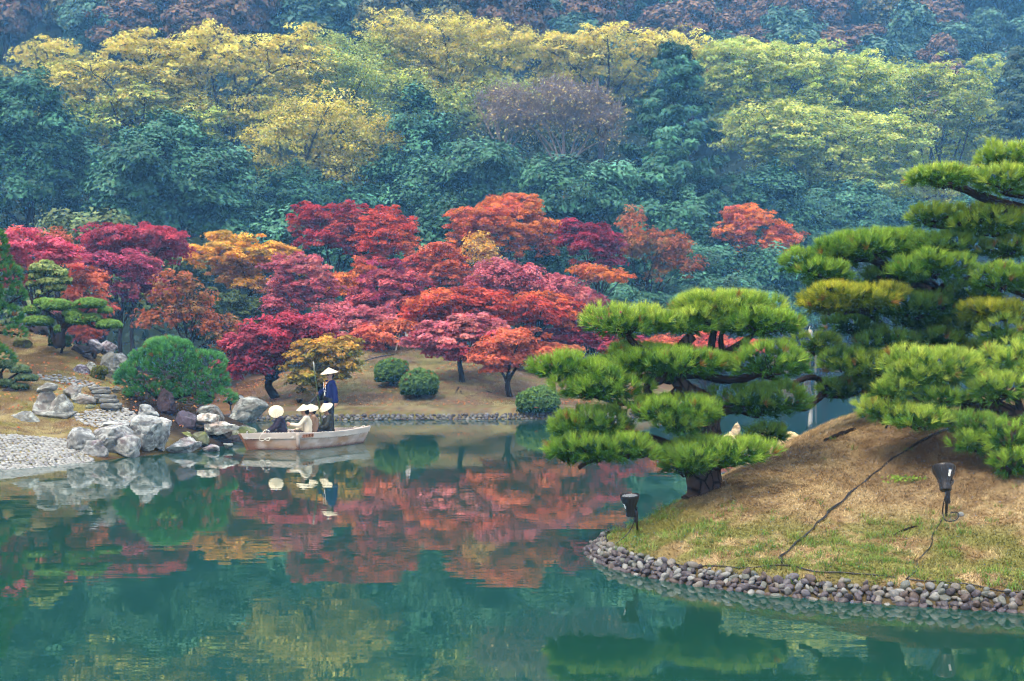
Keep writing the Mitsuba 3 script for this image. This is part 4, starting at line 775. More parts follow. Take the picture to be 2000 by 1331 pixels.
rock('rounded mottled boulder in front of the tower shaped rock', [(18, 803, 82, 842, 39.2)], 'grey', 22, .6)
rock('layered grey rock beside the stone steps', [(120, 752, 160, 780, 41.4), (135, 765, 193, 796, 41.2)], 'grey', 23, .5)
rock('small flat stone at the foot of the layered rock', [(166, 790, 186, 803, 40.7)], 'moss', 24, .2)
rock('slanting purple rock with white streaks under the dark boulder', [(140, 711, 178, 748, 44.0)], 'purple', 25, .6)
rock('pale rock behind the red tipped shrub', [(164, 706, 196, 745, 44.6)], 'grey', 26, .7)
rock('tall grey pillar rock, tallest of the upright rocks', [(194, 684, 236, 762, 44.4, .6)], 'grey', 27, .5, sharp=.7)
rock('white faced rock to the right of the tall pillar rock', [(218, 689, 250, 740, 45.2)], 'pale', 28, .6)
rock('dark rounded boulder on the slope left of the jagged rock', [(138, 672, 190, 716, 46.0), (160, 690, 186, 714, 45.6)], 'dark', 29, .35)
rock('jagged grey rock perched above the pillar rock', [(172, 663, 205, 692, 46.4), (190, 666, 230, 694, 46.6)], 'purple', 30, .7, cuts=14)
rock('moss covered boulder on the upper slope', [(22, 652, 66, 692, 46.2)], 'moss', 31, .12)
rock('flat dark rock on the crest behind the cushion clipped tree', [(28, 626, 64, 656, 48.4), (55, 632, 95, 662, 47.8)], 'dark', 32, .2)
rock('dark stone under the small grey green shrub tree', [(-6, 756, 36, 784, 41.3)], 'dark', 33, .1)
rock('pale edging stone at the corner of the lower path', [(196, 822, 256, 838, 38.9)], 'pale', 34, .8)
rock('light stone beside the top of the steps', [(217, 754, 236, 770, 42.3)], 'moss', 35, .5)
for i, (lab, bx) in enumerate([('tan rock in the water seen just right of the trunk of the pine', (1404, 842, 1442, 884, 39.5)), ('low pale rock between the tan rocks in the water', (1426, 852, 1462, 882, 39.3)), ('largest tan rock in the water, seen under the dark pine pad', (1466, 838, 1518, 890, 38.6)), ('yellow tan rock with a purple side at the end of the row', (1526, 842, 1566, 884, 39.2)), ('small tan upright rock in the row behind the pine', (1427, 824, 1446, 862, 40.5)), ('greyish tan rock low before the largest tan rock', (1500, 856, 1542, 892, 38.2))]):
    rock(lab, [bx], 'tan', 40 + i, .7)
rock('dark stone lying on the hillock above the boatman', [(682, 752, 694, 770, 60.0), (688, 746, 706, 760, 60.4)], 'dark', 50, .1)

# ------------------------------------------------------------------ small stones, each one a piece
SP = [A(c) * .5 for c in ([.155, .135, .16], [.30, .31, .315], [.46, .48, .47], [.24, .265, .24], [.175, .135, .125], [.10, .09, .11], [.34, .32, .29], [.22, .21, .25])]
def pebble(seed, col, sub=1):
    r = np.random.default_rng(seed); v = np.array(ICO[sub].vertices)
    for _ in range(5):
        n = unit(r.normal(size=3)); v = v - np.maximum(v @ n - r.uniform(.6, .9), 0)[:, None] * n * .8
    v = v * (1 + .18 * (noise(v * 1.5 + seed) - .5))[:, None]
    c = col * (.75 + .5 * fbm(v * 2.5 + seed, 3, seed))[:, None]
    return v, np.array(ICO[sub].faces), c
PEB2 = [mikit.ply(pebble(i, SP[i % 8], 2)[:2], 'pebble_surface', smooth=True, color=np.clip(pebble(i, SP[i % 8], 2)[2], 0, 1)) for i in range(24)]
PEBM = [pebble(i + 60, lerp(SP[i % 8], [.37, .39, .385], .35 + .12 * (i % 5))) for i in range(16)]
PEB1 = [mikit.ply(p[:2], 'pebble_surface', smooth=True, color=np.clip(p[2], 0, 1)) for p in PEBM]
PEBF = [mikit.ply(pebble(i + 90, SP[i % 8] * .6 + .02)[:2], 'pebble_surface', smooth=True, color=np.clip(pebble(i + 90, SP[i % 8] * .6 + .02)[2], 0, 1)) for i in range(12)]
def put(k, proto, p, s, rot):
    scene[k] = {**proto, 'to_world': T().translate(list(map(float, p))).rotate([0, 0, 1], rot[0]).rotate([0, 1, 0], rot[1]).rotate([1, 0, 0], rot[2]).scale(list(map(float, s)))}
rng = np.random.default_rng(8)
L_ = np.r_[0, np.cumsum(np.linalg.norm(np.diff(MS_curve, axis=0), axis=1))]
tag('stone_edging', 'edging of rounded purple and grey stones along the mound', 'stone edging')
ST = []
for r in range(5):
    s0 = 0.55 + rng.uniform(0, .06)
    while s0 < L_[-1]:
        i = min(int(np.searchsorted(L_, s0)), len(MS_curve) - 1)
        p, n = MS_curve[i], _n[i]
        if p[0] > 5.6: break
        
        a = rng.uniform(.033, .070) * (1.05 if r < 2 else .95)
        q = p + n * (-.03 + .052 * r + rng.uniform(-.02, .02))
        if r < 4 or rng.random() < .55:
            j = int(rng.choice([0, 5, 4, 8, 13, 12, 16, 21])) if r < 2 and rng.random() < .7 else int(rng.integers(24))
            ST.append((j, np.r_[q, -.005 + .048 * r + rng.uniform(-.012, .015)], A([a * 1.12, a * rng.uniform(.55, .95), a * rng.uniform(.5, .85)]), (rng.uniform(0, 180), rng.uniform(-50, 50), rng.uniform(-30, 30))))
        s0 += a * rng.uniform(1.45, 1.75)
rest = []
for n, i in enumerate(np.argsort([st[1][1] - st[2][0] * 12 for st in ST])):
    j, p, sc_, rot = ST[i]
    if n < 300: put(f'stone_edging__stone_{n:03d}', PEB2[j], p, sc_, rot)
    else:
        M = np.array(T().translate(list(map(float, p))).rotate([0, 0, 1], rot[0]).rotate([0, 1, 0], rot[1]).rotate([1, 0, 0], rot[2]).scale(list(map(float, sc_))).matrix, float); m = pebble(j, SP[j % 8], 1)
        rest.append((m[0] @ M[:3, :3].T + M[:3, 3], m[1], m[2]))
if rest:
    add('stone_edging__far_stones', cat(rest), 'pebble_surface', smooth=True); labels['stone_edging__far_stones'] = {'label': 'smaller and further stones of the same edging', 'kind': 'stuff'}
tag('stone_edging_001', 'low edging of dark stones along the far bank below the hillock', 'stone edging')
nF = 0
for r in range(3):
    x = -12.3 + .05 * r
    while x < 5.4:
        a = rng.uniform(.06, .13); y = float(far_shore(x))
        if nF < 300: put(f'stone_edging_001__stone_{nF:03d}', PEBF[rng.integers(12)], [x, y + .02 + .10 * r, .02 + .075 * r + rng.uniform(-.02, .02)], [a, a * .8, a * rng.uniform(.6, .85)], (rng.uniform(0, 180), rng.uniform(-20, 20), rng.uniform(-20, 20))); nF += 1
        x += a * rng.uniform(1.6, 2.1)
import shapely
def paved(poly, sp, ground, xs, ys, seed):
    r = np.random.default_rng(seed); X, Y = np.meshgrid(np.arange(*xs, sp), np.arange(*ys, sp * .9))
    X = X + (np.arange(len(Y)) % 2)[:, None] * sp / 2
    x, y = (X + r.uniform(-.2, .2, X.shape) * sp).ravel(), (Y + r.uniform(-.2, .2, X.shape) * sp).ravel()
    z = ground(x, y); u, v = 1000 + x * F / y, YH - (z - H) * F / y
    ok = shapely.contains_xy(shapely.Polygon(poly), u, v)
    return x[ok], y[ok], z[ok]
def lay(root, pts, rad, protos, meshes, seed, limit=300):
    r = np.random.default_rng(seed); x, y, z = pts; o = np.argsort(y); rest = []
    for n, i in enumerate(o):
        a = rad * r.uniform(.75, 1.25); s = [a, a * r.uniform(.7, 1), a * r.uniform(.42, .6)]; j = r.integers(len(protos))
        if n < limit: put(f'{root}__stone_{n:03d}', protos[j], [x[i], y[i], z[i] + a * .12], s, (r.uniform(0, 180), r.uniform(-12, 12), r.uniform(-12, 12)))
        else:
            th = r.uniform(0, 6.28); R = A([[math.cos(th), -math.sin(th), 0], [math.sin(th), math.cos(th), 0], [0, 0, 1]])
            rest.append(((meshes[j][0] * s) @ R.T + [x[i], y[i], z[i] + a * .12], meshes[j][1], meshes[j][2]))
    if rest:
        add(f'{root}__far_stones', cat(rest), 'pebble_surface', smooth=True); labels[f'{root}__far_stones'] = {'label': 'more of the same pale stones further up', 'kind': 'stuff'}
bp = paved([(-60, 930), (185, 905), (170, 885), (140, 872), (128, 858), (60, 852), (0, 850), (-60, 850)], .125, left_ground, (-14.5, -9.5), (32, 38.2), 5)
lay('pebble_beach', bp, .066, PEB1, PEBM, 6); tag('pebble_beach', 'beach of pale cobbles sloping into the pond', 'beach', kind='structure')
pp = paved([(143, 812), (178, 803), (240, 797), (262, 806), (268, 818), (240, 832), (200, 838), (160, 828)], .145, left_ground, (-13, -9.8), (37, 43), 7)
lay('cobbled_path', pp, .075, PEB1, PEBM, 8); tag('cobbled_path', 'cobbled landing at the foot of the stone steps', 'path', kind='structure')
pp = paved([(70, 731), (110, 733), (150, 739), (196, 756), (186, 762), (120, 749), (70, 741)], .16, left_ground, (-16, -11), (40, 46), 9)
lay('cobbled_path_001', pp, .08, PEB1, PEBM, 10, 200); tag('cobbled_path_001', 'upper stretch of cobbled path crossing the slope above the steps', 'path', kind='structure')
tag('stone_steps', 'five rough stone steps between the two cobbled paths', 'steps')
for i, (u0, v0, u1, v1, Y) in enumerate([(199, 787, 236, 800, 40.7), (196, 779, 231, 789, 41.0), (185, 770, 226, 783, 41.35), (181, 761, 216, 771, 41.75), (178, 755, 213, 764, 42.15)]):
    v, f = mbox((u1 - u0) * Y / F, .42, (v1 - v0) * Y / F * .86, bev=.04)
    tm = trimesh.Trimesh(v, f); 
    for _ in range(3): tm = tm.subdivide()
    v = np.array(tm.vertices); v = v + (fbm(v * 5 + i, 3, i) - .5)[:, None] * tm.vertex_normals * .07 + P((u0 + u1) / 2, (v0 + v1) / 2, Y)
    add(f'stone_steps__step_{i:03d}', (v, np.array(tm.faces)), 'rock_surface', smooth=True, color=rock_color(v, np.array(tm.vertex_normals), 'grey', 70 + i, .35) * .8)

# ------------------------------------------------------------------ grass on the mound
rng = np.random.default_rng(31)
n = 330000
x, y = rng.uniform(.9, 9.2, n), 14.4 + rng.random(n) ** 1.25 * 11.5
ok = (np.abs(1000 + x * F / y - 1500) < 580); x, y = x[ok], y[ok]
z = mound_ground(x, y); ok = (z > .115); x, y, z = x[ok], y[ok], z[ok]
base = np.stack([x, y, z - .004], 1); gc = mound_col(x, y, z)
def blades(base, col, rng, length, width, lean, bend=.5, thin=False):
    n = len(base); a = rng.uniform(0, 2 * np.pi, n); d = np.stack([np.cos(a), np.sin(a), 0 * a], 1)
    L = np.broadcast_to(length, (n,))[:, None] * rng.uniform(.6, 1.3, (n, 1)); up = np.array([0, 0, 1.0]); ln = lean * rng.uniform(.4, 1.5, (n, 1))
    side = np.cross(d, up) * width / 2
    mid = base + (up * .75 + d * ln * .5) * L * .6; tip = base + (up * (1 - bend * rng.random((n, 1))) + d * ln * 1.3) * L
    if thin:
        v = np.stack([base - side, base + side, lerp(mid, tip, .6)], 1).reshape(-1, 3); return v, np.arange(len(v)).reshape(-1, 3), np.repeat(np.clip(col, .005, .9), 3, 0)
    v = np.stack([base - side, base + side, mid + side * .8, mid - side * .8, tip], 1).reshape(-1, 3); k = np.arange(n)[:, None] * 5
    f = np.vstack([k + [0, 1, 2], k + [0, 2, 3], k + [3, 2, 4]])
    return v, f, np.repeat(np.clip(col, .005, .9), 5, 0)
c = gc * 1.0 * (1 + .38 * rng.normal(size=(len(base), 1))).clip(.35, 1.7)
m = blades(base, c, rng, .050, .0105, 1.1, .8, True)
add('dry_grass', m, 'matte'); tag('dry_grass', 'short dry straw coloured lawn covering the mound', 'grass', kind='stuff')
# green tufts: along the water and in loose patches
cl = []
sel = rng.permutation(len(base))
want = sstep(1.35, .3, np.abs(z - .40) / .26) * sstep(.42, .60, fbm(np.stack([x * 1.6, y * 1.6, 0 * x], 1), 3, 64)) + .9 * sstep(1.9, 1.55, x) * (z > .2) + .02
pick = np.flatnonzero(rng.random(len(x)) < want * .016)
B, Cc, Ls = [], [], []
for i in pick:
    k = rng.integers(7, 20); q = base[i] + np.c_[rng.normal(size=(k, 2)) * .035, np.zeros(k)]
    q[:, 2] = base[i, 2]; B.append(q); Ls.append(np.full(k, rng.uniform(.05, .13))); Cc.append(jitter(lerp(A([.10, .22, .04]), A([.28, .36, .10]), rng.random()), rng, k, .2))
m = blades(np.vstack(B), np.vstack(Cc), rng, np.concatenate(Ls), .008, .7, .5)
add('green_grass', m, 'leaf'); tag('green_grass', 'fresh green grass tufts sprouting near the waterline', 'grass', kind='stuff')
for nm, xs, ys, gr, cf, n, lab, ln in (('dry_grass_001', (-17.5, -9), (36, 50), left_ground, left_color, 90000, 'short brown grass on the left garden slope', .05), ('dry_grass_002', (-13, 6.4), (55.6, 67), far_ground, far_color, 90000, 'thin brown grass on the hillock across the pond', .07)):
    x, y = rng.uniform(*xs, n), rng.uniform(*ys, n); z = gr(x, y); ok = (z > .5) & (np.abs(x) < y * .37); b_ = np.stack([x, y, z], 1)[ok]
    c = cf(b_) * .9 * (1 + .4 * rng.normal(size=(len(b_), 1))).clip(.3, 1.8)
    add(nm, blades(b_, c, rng, ln, ln * .26, 1.0, .7, True), 'matte'); tag(nm, lab, 'grass', kind='stuff')
    pk = rng.random(len(b_)) < (.02 if nm[-1] == '1' else .05) * sstep(.44, .62, fbm(b_ * .5, 3, 88)); q = b_[pk] + [0, 0, .02]
    k_ = 'fallen_leaves' if nm[-1] == '1' else 'fallen_leaves_001'
    add(k_, leaves(q, rng.normal(size=q.shape) * .4 + [0, -.3, 1], .07, lerp(A([.40, .09, .05]), A([.50, .26, .10]), rng.random((len(q), 1))), rng), 'matte'); tag(k_, 'scattered fallen red leaves on ' + ('the left slope' if nm[-1] == '1' else 'the hillock'), 'leaves', kind='stuff')
def hit(u, v, ground, y0, y1, n=400):
    Y = np.linspace(y0, y1, n); p = A([(u - 1000) / F * Y, Y, H + (YH - v) / F * Y]).T
    g = ground(p[:, 0], p[:, 1]); i = np.flatnonzero(p[:, 2] <= g)
    return p[i[0]] if len(i) else p[-1]
mg = lambda x, y: mound_ground(x, y, False)
def cable(pts, r, label, name='cable', lift=.012, twin=False, ends=()):
    w = A([hit(u, v, mg, 14, 26) + [0, 0, lift] for u, v in pts]); q = spline(np.vstack([w, *[np.atleast_2d(e) for e in ends]]), 60)
    q = q + np.c_[(noise(q * 4, 3) - .5) * .06, (noise(q * 4, 4) - .5) * .06, np.zeros(len(q))]
    g = mg(q[:, 0], q[:, 1]) + lift
    if not len(ends): q[:, 2] = g
    ms = [(*tube(q, r, 6), A([.018, .018, .024]))]
    if twin: ms.append((*tube(q + np.c_[(noise(q * 3, 8) - .5) * .07, (noise(q * 3, 9) - .5) * .07, np.full(len(q), .008)], r, 6), A([.022, .022, .03])))
    k = key(name); add(k, cat(ms), 'painted', smooth=True); return tag(k, label, 'cable')
cable([(1866, 828), (1840, 845), (1808, 860), (1770, 884), (1735, 907), (1700, 935), (1650, 975), (1600, 1022), (1560, 1056), (1534, 1084), (1524, 1102)], .0085, 'black twin cable running straight down the mound', twin=True)
cable([(1212, 1068), (1250, 1088), (1300, 1100), (1400, 1111), (1460, 1114), (1520, 1108), (1600, 1120), (1680, 1127), (1745, 1131)], .008, 'black cable lying along the stone edging from the left lamp')
cable([(1772, 1134), (1850, 1141), (1930, 1152), (2010, 1160)], .008, 'short black cable along the edging at the right edge')
cable([(1843, 1012), (1836, 1022), (1822, 1050), (1812, 1080), (1797, 1096), (1785, 1118), (1768, 1132)], .007, 'thin black cable trailing down from the right lamp')
for (u0, v0, u1, v1, r, lab, ct) in [(1612, 863, 1670, 840, .045, 'dark piece of log lying near the crest of the mound', 'log'), (1746, 1046, 1790, 1028, .014, 'thin dead twig on the dry lawn', 'twig')]:
    a, b = hit(u0, v0, mg, 14, 26), hit(u1, v1, mg, 14, 26); q = spline([a, lerp(a, b, .5) + [0, .03, .01], b], 12) + [0, 0, r * .1]
    k = key(ct); m = tube(q, r * (.8 + .12 * np.sin(np.arange(12) * 2.1)), 9, .35, 4); add(k, m, 'bark', smooth=True, color=[.022, .018, .016]); tag(k, lab, ct)
g0 = hit(1876, 1008, mg, 14, 26); put('pebble', PEB1[3], g0 + [0, 0, .02], [.05, .04, .035], (20, 0, 0)); tag('pebble', 'single pale pebble on the lawn beside the right lamp', 'pebble')
g0 = hit(1773, 942, mg, 14, 26); rr = np.random.default_rng(6); pp_ = g0 + np.c_[rr.normal(size=(160, 2)) * [.14, .1], rr.uniform(.01, .08, 160)]
add('ground_plant', leaves(pp_, rr.normal(size=(160, 3)) * .5 + [0, -.2, .8], .035, jitter(A([.22, .34, .06]), rr, 160, .25), rr), 'leaf'); tag('ground_plant', 'bright green creeping weed on the mound left of the right lamp', 'plant')

# ------------------------------------------------------------------ lamps
def revolve(prof, n=28):
    p = np.asarray(prof, float); a = np.arange(n) * 2 * np.pi / n
    v = np.stack([p[:, None, 0] * np.cos(a), p[:, None, 0] * np.sin(a), np.repeat(p[:, 1:2], n, 1)], -1).reshape(-1, 3)
    i, j = np.meshgrid(np.arange(len(p) - 1), np.arange(n), indexing='ij')
    q = np.stack([i * n + j, i * n + (j + 1) % n, (i + 1) * n + (j + 1) % n, (i + 1) * n + j], -1).reshape(-1, 4)
    return v, np.vstack([q[:, [0, 1, 2]], q[:, [0, 2, 3]]])
def frame(d):
    z = unit(A(d, )); x = unit(np.cross([0.3, 0.9, 0.1], z)); return np.stack([x, np.cross(z, x), z], 1)
BLK = A([.012, .013, .018])
def lamp(label, pole_px, Y, top, head_c, d, size, sticker=None, ribs=False, ground=mg, loop=None):
    k = key('spot_lamp'); tag(k, label, 'spot lamp'); s = size
    prof = [(0, -.115), (.055, -.115), (.062, -.108), (.064, -.06), (.068, -.02), (.085, .04), (.115, .10), (.128, .15), (.130, .175), (.120, .176), (.112, .165)]
    v, f = revolve(A(prof) * s); R = frame(d); c = A(head_c)
    add(k + '__housing', (v @ R.T + c, f), 'painted', smooth=40 if False else True, color=BLK)
    lv, lf = revolve(A([(.113, .158), (.09, .168), (.04, .174), (0.001, .175)]) * s); add(k + '__lens', (lv @ R.T + c, lf), 'painted', smooth=True, color=[.16, .18, .20])
    if ribs:
        for a in np.arange(10) * .628:
            q = A([[r_ * 1.01 * math.cos(a), r_ * 1.01 * math.sin(a), z_] for r_, z_ in prof[2:9]]) * s
            add(key(k + '__rib'), tube(q @ R.T + c, .004 * s, 5), 'painted', smooth=True, color=BLK * 1.6)
    b = hit(*pole_px, ground, Y - 4, Y + 4) if ground is mg else P(*pole_px, Y)
    t = c + R @ A([0, 0, -.04]) * s + A(top)
    add(k + '__stake', cat([(*tube([b - [0, 0, .05], lerp(b, t, .5), t], .016 * s, 8), BLK), (*tube([t - [0, 0, .16 * s], t - [0, 0, .05 * s], t], .030 * s, 10), BLK * 1.3)]), 'painted', smooth=True)
    br = spline([t, t + A([0, -.03, .02]) * s, c + R @ A([.09, 0, 0.0]) * s, c + R @ A([.072, 0, .02]) * s], 8)
    add(k + '__bracket', tube(br, .012 * s, 6), 'painted', smooth=True, color=BLK * 1.4)
    if sticker is not None:
        a, z0, z1, w, zr = sticker; q = []
        for z_ in np.linspace(z0, z1, 5):
            r_ = np.interp(z_, [p[1] for p in prof[2:9]], [p[0] for p in prof[2:9]]) + .0025
            q += [[r_ * math.cos(a + t_), r_ * math.sin(a + t_), z_] for t_ in np.linspace(-w, w, 5)]
        q = A(q) * s; i, j = np.meshgrid(range(4), range(4), indexing='ij'); o = (i * 5 + j).ravel()
        add(k + '__sticker', (q @ R.T + c, np.vstack([np.stack([o, o + 1, o + 6], 1), np.stack([o, o + 6, o + 5], 1)])), 'matte', color=[.75, .78, .80])
    if loop: 
        w = A([P(*p) for p in loop]); add(k + '__cord', tube(spline(w, 30), .0075, 6), 'painted', smooth=True, color=BLK)
    return k
lamp('black spot lamp on a stake at the tip of the mound, aimed upward', (1245, 1034), 19.2, (.075, .02, 0), P(1231, 992, 18.9), (-.06, -.12, 1), 1.0, sticker=(3.9, .0, .07, .22, 0), loop=[(1240, 1012, 18.9), (1236, 1025, 18.9), (1226, 1042, 18.9), (1210, 1056, 18.8), (1199, 1068, 18.7)])
lamp('navy black ribbed spot lamp on a stake at the right of the mound', (1847, 1006), 18.2, (.03, .0, -.06), P(1845, 940, 18.0), (.04, .45, .9), 1.12, sticker=(-.85, .03, .10, .16, 0), ribs=True, loop=[(1847, 962, 17.9), (1842, 985, 17.9), (1841, 1005, 17.95), (1846, 1016, 17.9), (1860, 1018, 17.9), (1872, 1008, 18.0), (1868, 1001, 18.1), (1856, 1002, 18.1)])
fg = lambda u, v, Y: (u, v)
lamp('black lamp on the far bank above the two pale hats', (585, 806), 57.0, (0, 0, -.1), P(585, 788, 57.0), (0, -.1, 1), 1.05, ground=far_ground)
lamp('small black lamp left of the big grey rock at the far shore', (452, 806), 52.3, (0, 0, -.1), P(449, 786, 52.3), (-.5, -.2, .6), 1.0, ground=far_ground)
lamp('second black lamp close behind the big grey rock, with a reddish lens', (468, 800), 54.2, (0, 0, -.1), P(468, 782, 54.2), (.5, -.5, .7), 1.0, ground=far_ground)
q = [hit(u, v, far_ground, 53, 75) + [0, 0, .03] for u, v in ((592, 800), (612, 782), (640, 752), (670, 728), (700, 712), (735, 700), (770, 694))]
q = spline(q, 60); q[:, 2] = far_ground(q[:, 0], q[:, 1]) + .02
add('cable_far', tube(q, .03, 5), 'painted', smooth=True, color=[.03, .032, .04]); scene[key('cable')] = scene.pop('cable_far'); tag('cable_004', 'dark cable climbing the hillock behind the boatman', 'cable')
for i, pts in enumerate([((896, 757), (890, 768), (885, 780)), ((900, 765), (910, 775), (922, 779)), ((950, 765), (960, 768), (967, 774))]):
    q = [hit(u, v, far_ground, 53, 75) - [0, 0, .015] for u, v in pts]; k = key('tree_root'); add(k, tube(spline(q, 10), np.linspace(.05, .02, 10), 7, .3, i), 'bark', smooth=True, color=DARKBARK)
    tag(k, ['bare root running down from the pink maple trunk', 'short root below the pink maple', 'small root between the two front maples'][i], 'root')
# far right: pole with a banner, dry reeds
b = P(1593, 690, 146.5); b[2] = .3; t = P(1593, 619, 146.5)
tag('utility_pole', 'thin pale pole with a crossbar and loudspeakers on the far right bank', 'pole')
add('utility_pole__post', tube([b, lerp(b, t, .5), t], .10, 8), 'matte', smooth=True, color=[.27, .26, .235])
add('utility_pole__crossbar', (mbox(1.1, .14, .14)[0] + t - [0, .12, .15], mbox(1, 1, 1)[1]), 'matte', color=[.55, .54, .5])
for sx in (-1, 1):
    v, f = revolve(A([(0, -.3), (.16, -.3), (.2, 0), (.36, .35), (.33, .36), (.0, .1)]), 14); R = frame((sx, -.4, -.25)); add(key('utility_pole__loudspeaker'), (v @ R.T + t + [sx * .45, -.3, -.75], f), 'painted', smooth=True, color=[.06, .07, .085])
w = A([P(1577, 634, 146), P(1588, 641, 146), P(1587, 668, 146), P(1581, 664, 146)]); X_, Y_ = np.meshgrid(np.linspace(0, 1, 8), np.linspace(0, 1, 12)); X_, Y_ = X_.ravel()[:, None], Y_.ravel()[:, None]
v = lerp(lerp(w[0], w[1], X_), lerp(w[3], w[2], X_), Y_) + np.c_[0 * X_, .10 * np.sin(X_ * 6 + Y_ * 3), 0 * X_]; i, j = np.meshgrid(range(11), range(7), indexing='ij'); o = (i * 8 + j).ravel()
f = np.vstack([np.stack([o, o + 1, o + 9], 1), np.stack([o, o + 9, o + 8], 1)]); v = np.vstack([v, v + [0, .02, 0]]); f = np.vstack([f, f[:, ::-1] + 96])
add('banner', (v, f), 'matte', smooth=True, color=[.82, .85, .88]); tag('banner', 'white banner hanging beside the thin pole on the far right bank', 'banner')
rr = np.random.default_rng(9); q = P(1541, 700, 142) + np.c_[rr.normal(size=(900, 2)) * [.8, .6], np.zeros(900)]; q[:, 2] = .3
add('dry_reeds', blades(q, jitter(A([.42, .33, .22]), rr, 900, .25), rr, 2.9, .05, .25, .3), 'matte'); tag('dry_reeds', 'clump of dry straw coloured reeds between the two pines', 'reeds')

# ------------------------------------------------------------------ the boat
BC, BL, BR, BF = A([-5.87, 39.0, 0]), A([-7.25, 39.25, 0]), A([-4.44, 42.15, 0]), A([-5.62, 42.6, 0])
TC, TL, TR, TF = P(582, 846, 38.95), P(467, 848, 39.15), P(724, 832.5, 42.4), P(612, 834, 42.85)
def edge(a, b, n, bulge):
    t = np.linspace(0, 1, n)[:, None]; d = unit(b - a); nrm = A([d[1], -d[0], 0]); return lerp(a, b, t) + nrm * bulge * np.sin(np.pi * t) - A([0, 0, 1.0]) * (0 if abs(bulge) < .01 else .05) * np.sin(np.pi * t)
def ring(c, l, r, f_, off=0.0):
    cen = (c + l + r + f_) / 4
    q = np.vstack([edge(l, c, 24, 0.0)[:-1], edge(c, r, 48, .16)[:-1], edge(r, f_, 20, 0.02)[:-1], edge(f_, l, 48, .14)[:-1]])
    d = q - cen; d[:, 2] = 0; return q + unit(d) * off
bot, top = ring(BC, BL, BR, BF), ring(TC, TL, TR, TF)
bot[:, 2] = -.12
rows = [lerp(bot, top, t) + [0, 0, 0] for t in np.linspace(0, 1, 10)]
def loft(rows, close=True, capb=False):
    n = len(rows[0]); V = np.vstack(rows); i, j = np.meshgrid(np.arange(len(rows) - 1), np.arange(n), indexing='ij')
    q = np.stack([i * n + j, i * n + (j + 1) % n, (i + 1) * n + (j + 1) % n, (i + 1) * n + j], -1).reshape(-1, 4); f = np.vstack([q[:, [0, 1, 2]], q[:, [0, 2, 3]]])
    if capb:
        V = np.vstack([V, rows[-1].mean(0)]); k = np.arange(n) + (len(rows) - 1) * n; f = np.vstack([f, np.stack([k, np.roll(k, -1), 0 * k + len(V) - 1], 1)])
    return V, f
cen = top.mean(0)
inn_t = ring(TC, TL, TR, TF, -.055); inn_b = ring(BC, BL, BR, BF, -.09); inn_b[:, 2] = .06
hv, hf = loft(rows + [inn_t - [0, 0, .002]] + [lerp(inn_t, inn_b, t) for t in (.33, .66, 1)], capb=True)
n1 = fbm(hv * A([2.2, 2.2, 5]), 4, 5); n2 = fbm(hv * 9, 3, 6); n3 = fbm(hv * A([1.1, 1.1, 2.0]), 3, 16)
hc = lerp(A([.36, .295, .255]), A([.49, .44, .405]), sstep(.4, .6, n1)[:, None])
stain = sstep(.40, .60, n1 + .35 * (.22 - hv[:, 2])) * sstep(.42, .54, n3)
hc = lerp(hc, A([.30, .17, .085]), stain[:, None] * .85)
hc = lerp(hc, A([.10, .055, .045]), sstep(.10, .0, hv[:, 2] + .06 * (n2 - .5))[:, None])
br = np.linalg.norm(hv[:, :2] - BL[:2] - [.05, 0], axis=1); hc = lerp(hc, A([.20, .075, .035]), sstep(.34, .12, br)[:, None] * .85)
hc *= (.8 + .4 * n2)[:, None]
tag('rowing_boat', 'weathered flat bottomed pale wooden boat carrying the boatman and four passengers', 'boat')
add('rowing_boat__hull', (hv, hf), 'rock_surface', color=hc)
def band(t0, t1, out, thick):
    a, b = lerp(bot, top, t0), lerp(bot, top, t1) + [0, 0, .012]; d = unit((a - cen) * [1, 1, 0])
    return loft([a + d * .001, a + d * out, b + d * out, b - d * thick, b - d * thick - [0, 0, .04]])
gv, gf = band(.74, 1.0, .028, .075)
gc_ = A([.58, .525, .48]) * (.72 + .5 * fbm(gv * A([3, 3, 14]), 4, 9))[:, None]
add('rowing_boat__gunwale', (gv, gf), 'rock_surface', color=gc_)
q = spline([lerp(BC, TC, t) + [.012, -.03, 0] for t in (-.2, .3, .7, 1.02)], 12); q[:, 2] -= .03
add('rowing_boat__corner_post', tube(q, .05, 10), 'rock_surface', smooth=True, color=lerp(A([.13, .07, .05]), A([.50, .44, .40]), sstep(.05, .3, q[:, 2]).repeat(10)[:, None] if False else np.r_[np.repeat(sstep(.05, .3, q[:, 2]), 10), 0, 1][:, None]))
q = spline([BL + [.0, -.03, -.1], lerp(BL, TL, .5) + [0, -.03, 0], TL + [.01, -.03, 0]], 10); tb = tube(q, .035, 8)
add('rowing_boat__corner_post_001', tb, 'rock_surface', smooth=True, color=[.22, .10, .055]); labels['rowing_boat__corner_post_001'] = {'label': 'rust stained corner post'}
for i, t in enumerate((.14, .36, .60, .86)):
    a, b = lerp(lerp(BC, BR, t), lerp(BL, BF, t), .03), lerp(lerp(BC, BR, t), lerp(BL, BF, t), .97); a[2] = b[2] = .27; d = unit(b - a); s_ = A([-d[1], d[0], 0]) * .13
    v = A([p + w + [0, 0, z] for p in (a, b) for w in (-s_, s_) for z in (-.02, .02)]); add(f'rowing_boat__bench_{i:03d}', trimesh.convex.convex_hull(v), 'matte', color=[.50, .44, .38]) if False else add(f'rowing_boat__bench_{i:03d}', (np.array(trimesh.convex.convex_hull(v).vertices), np.array(trimesh.convex.convex_hull(v).faces)), 'matte', color=[.46, .40, .35])
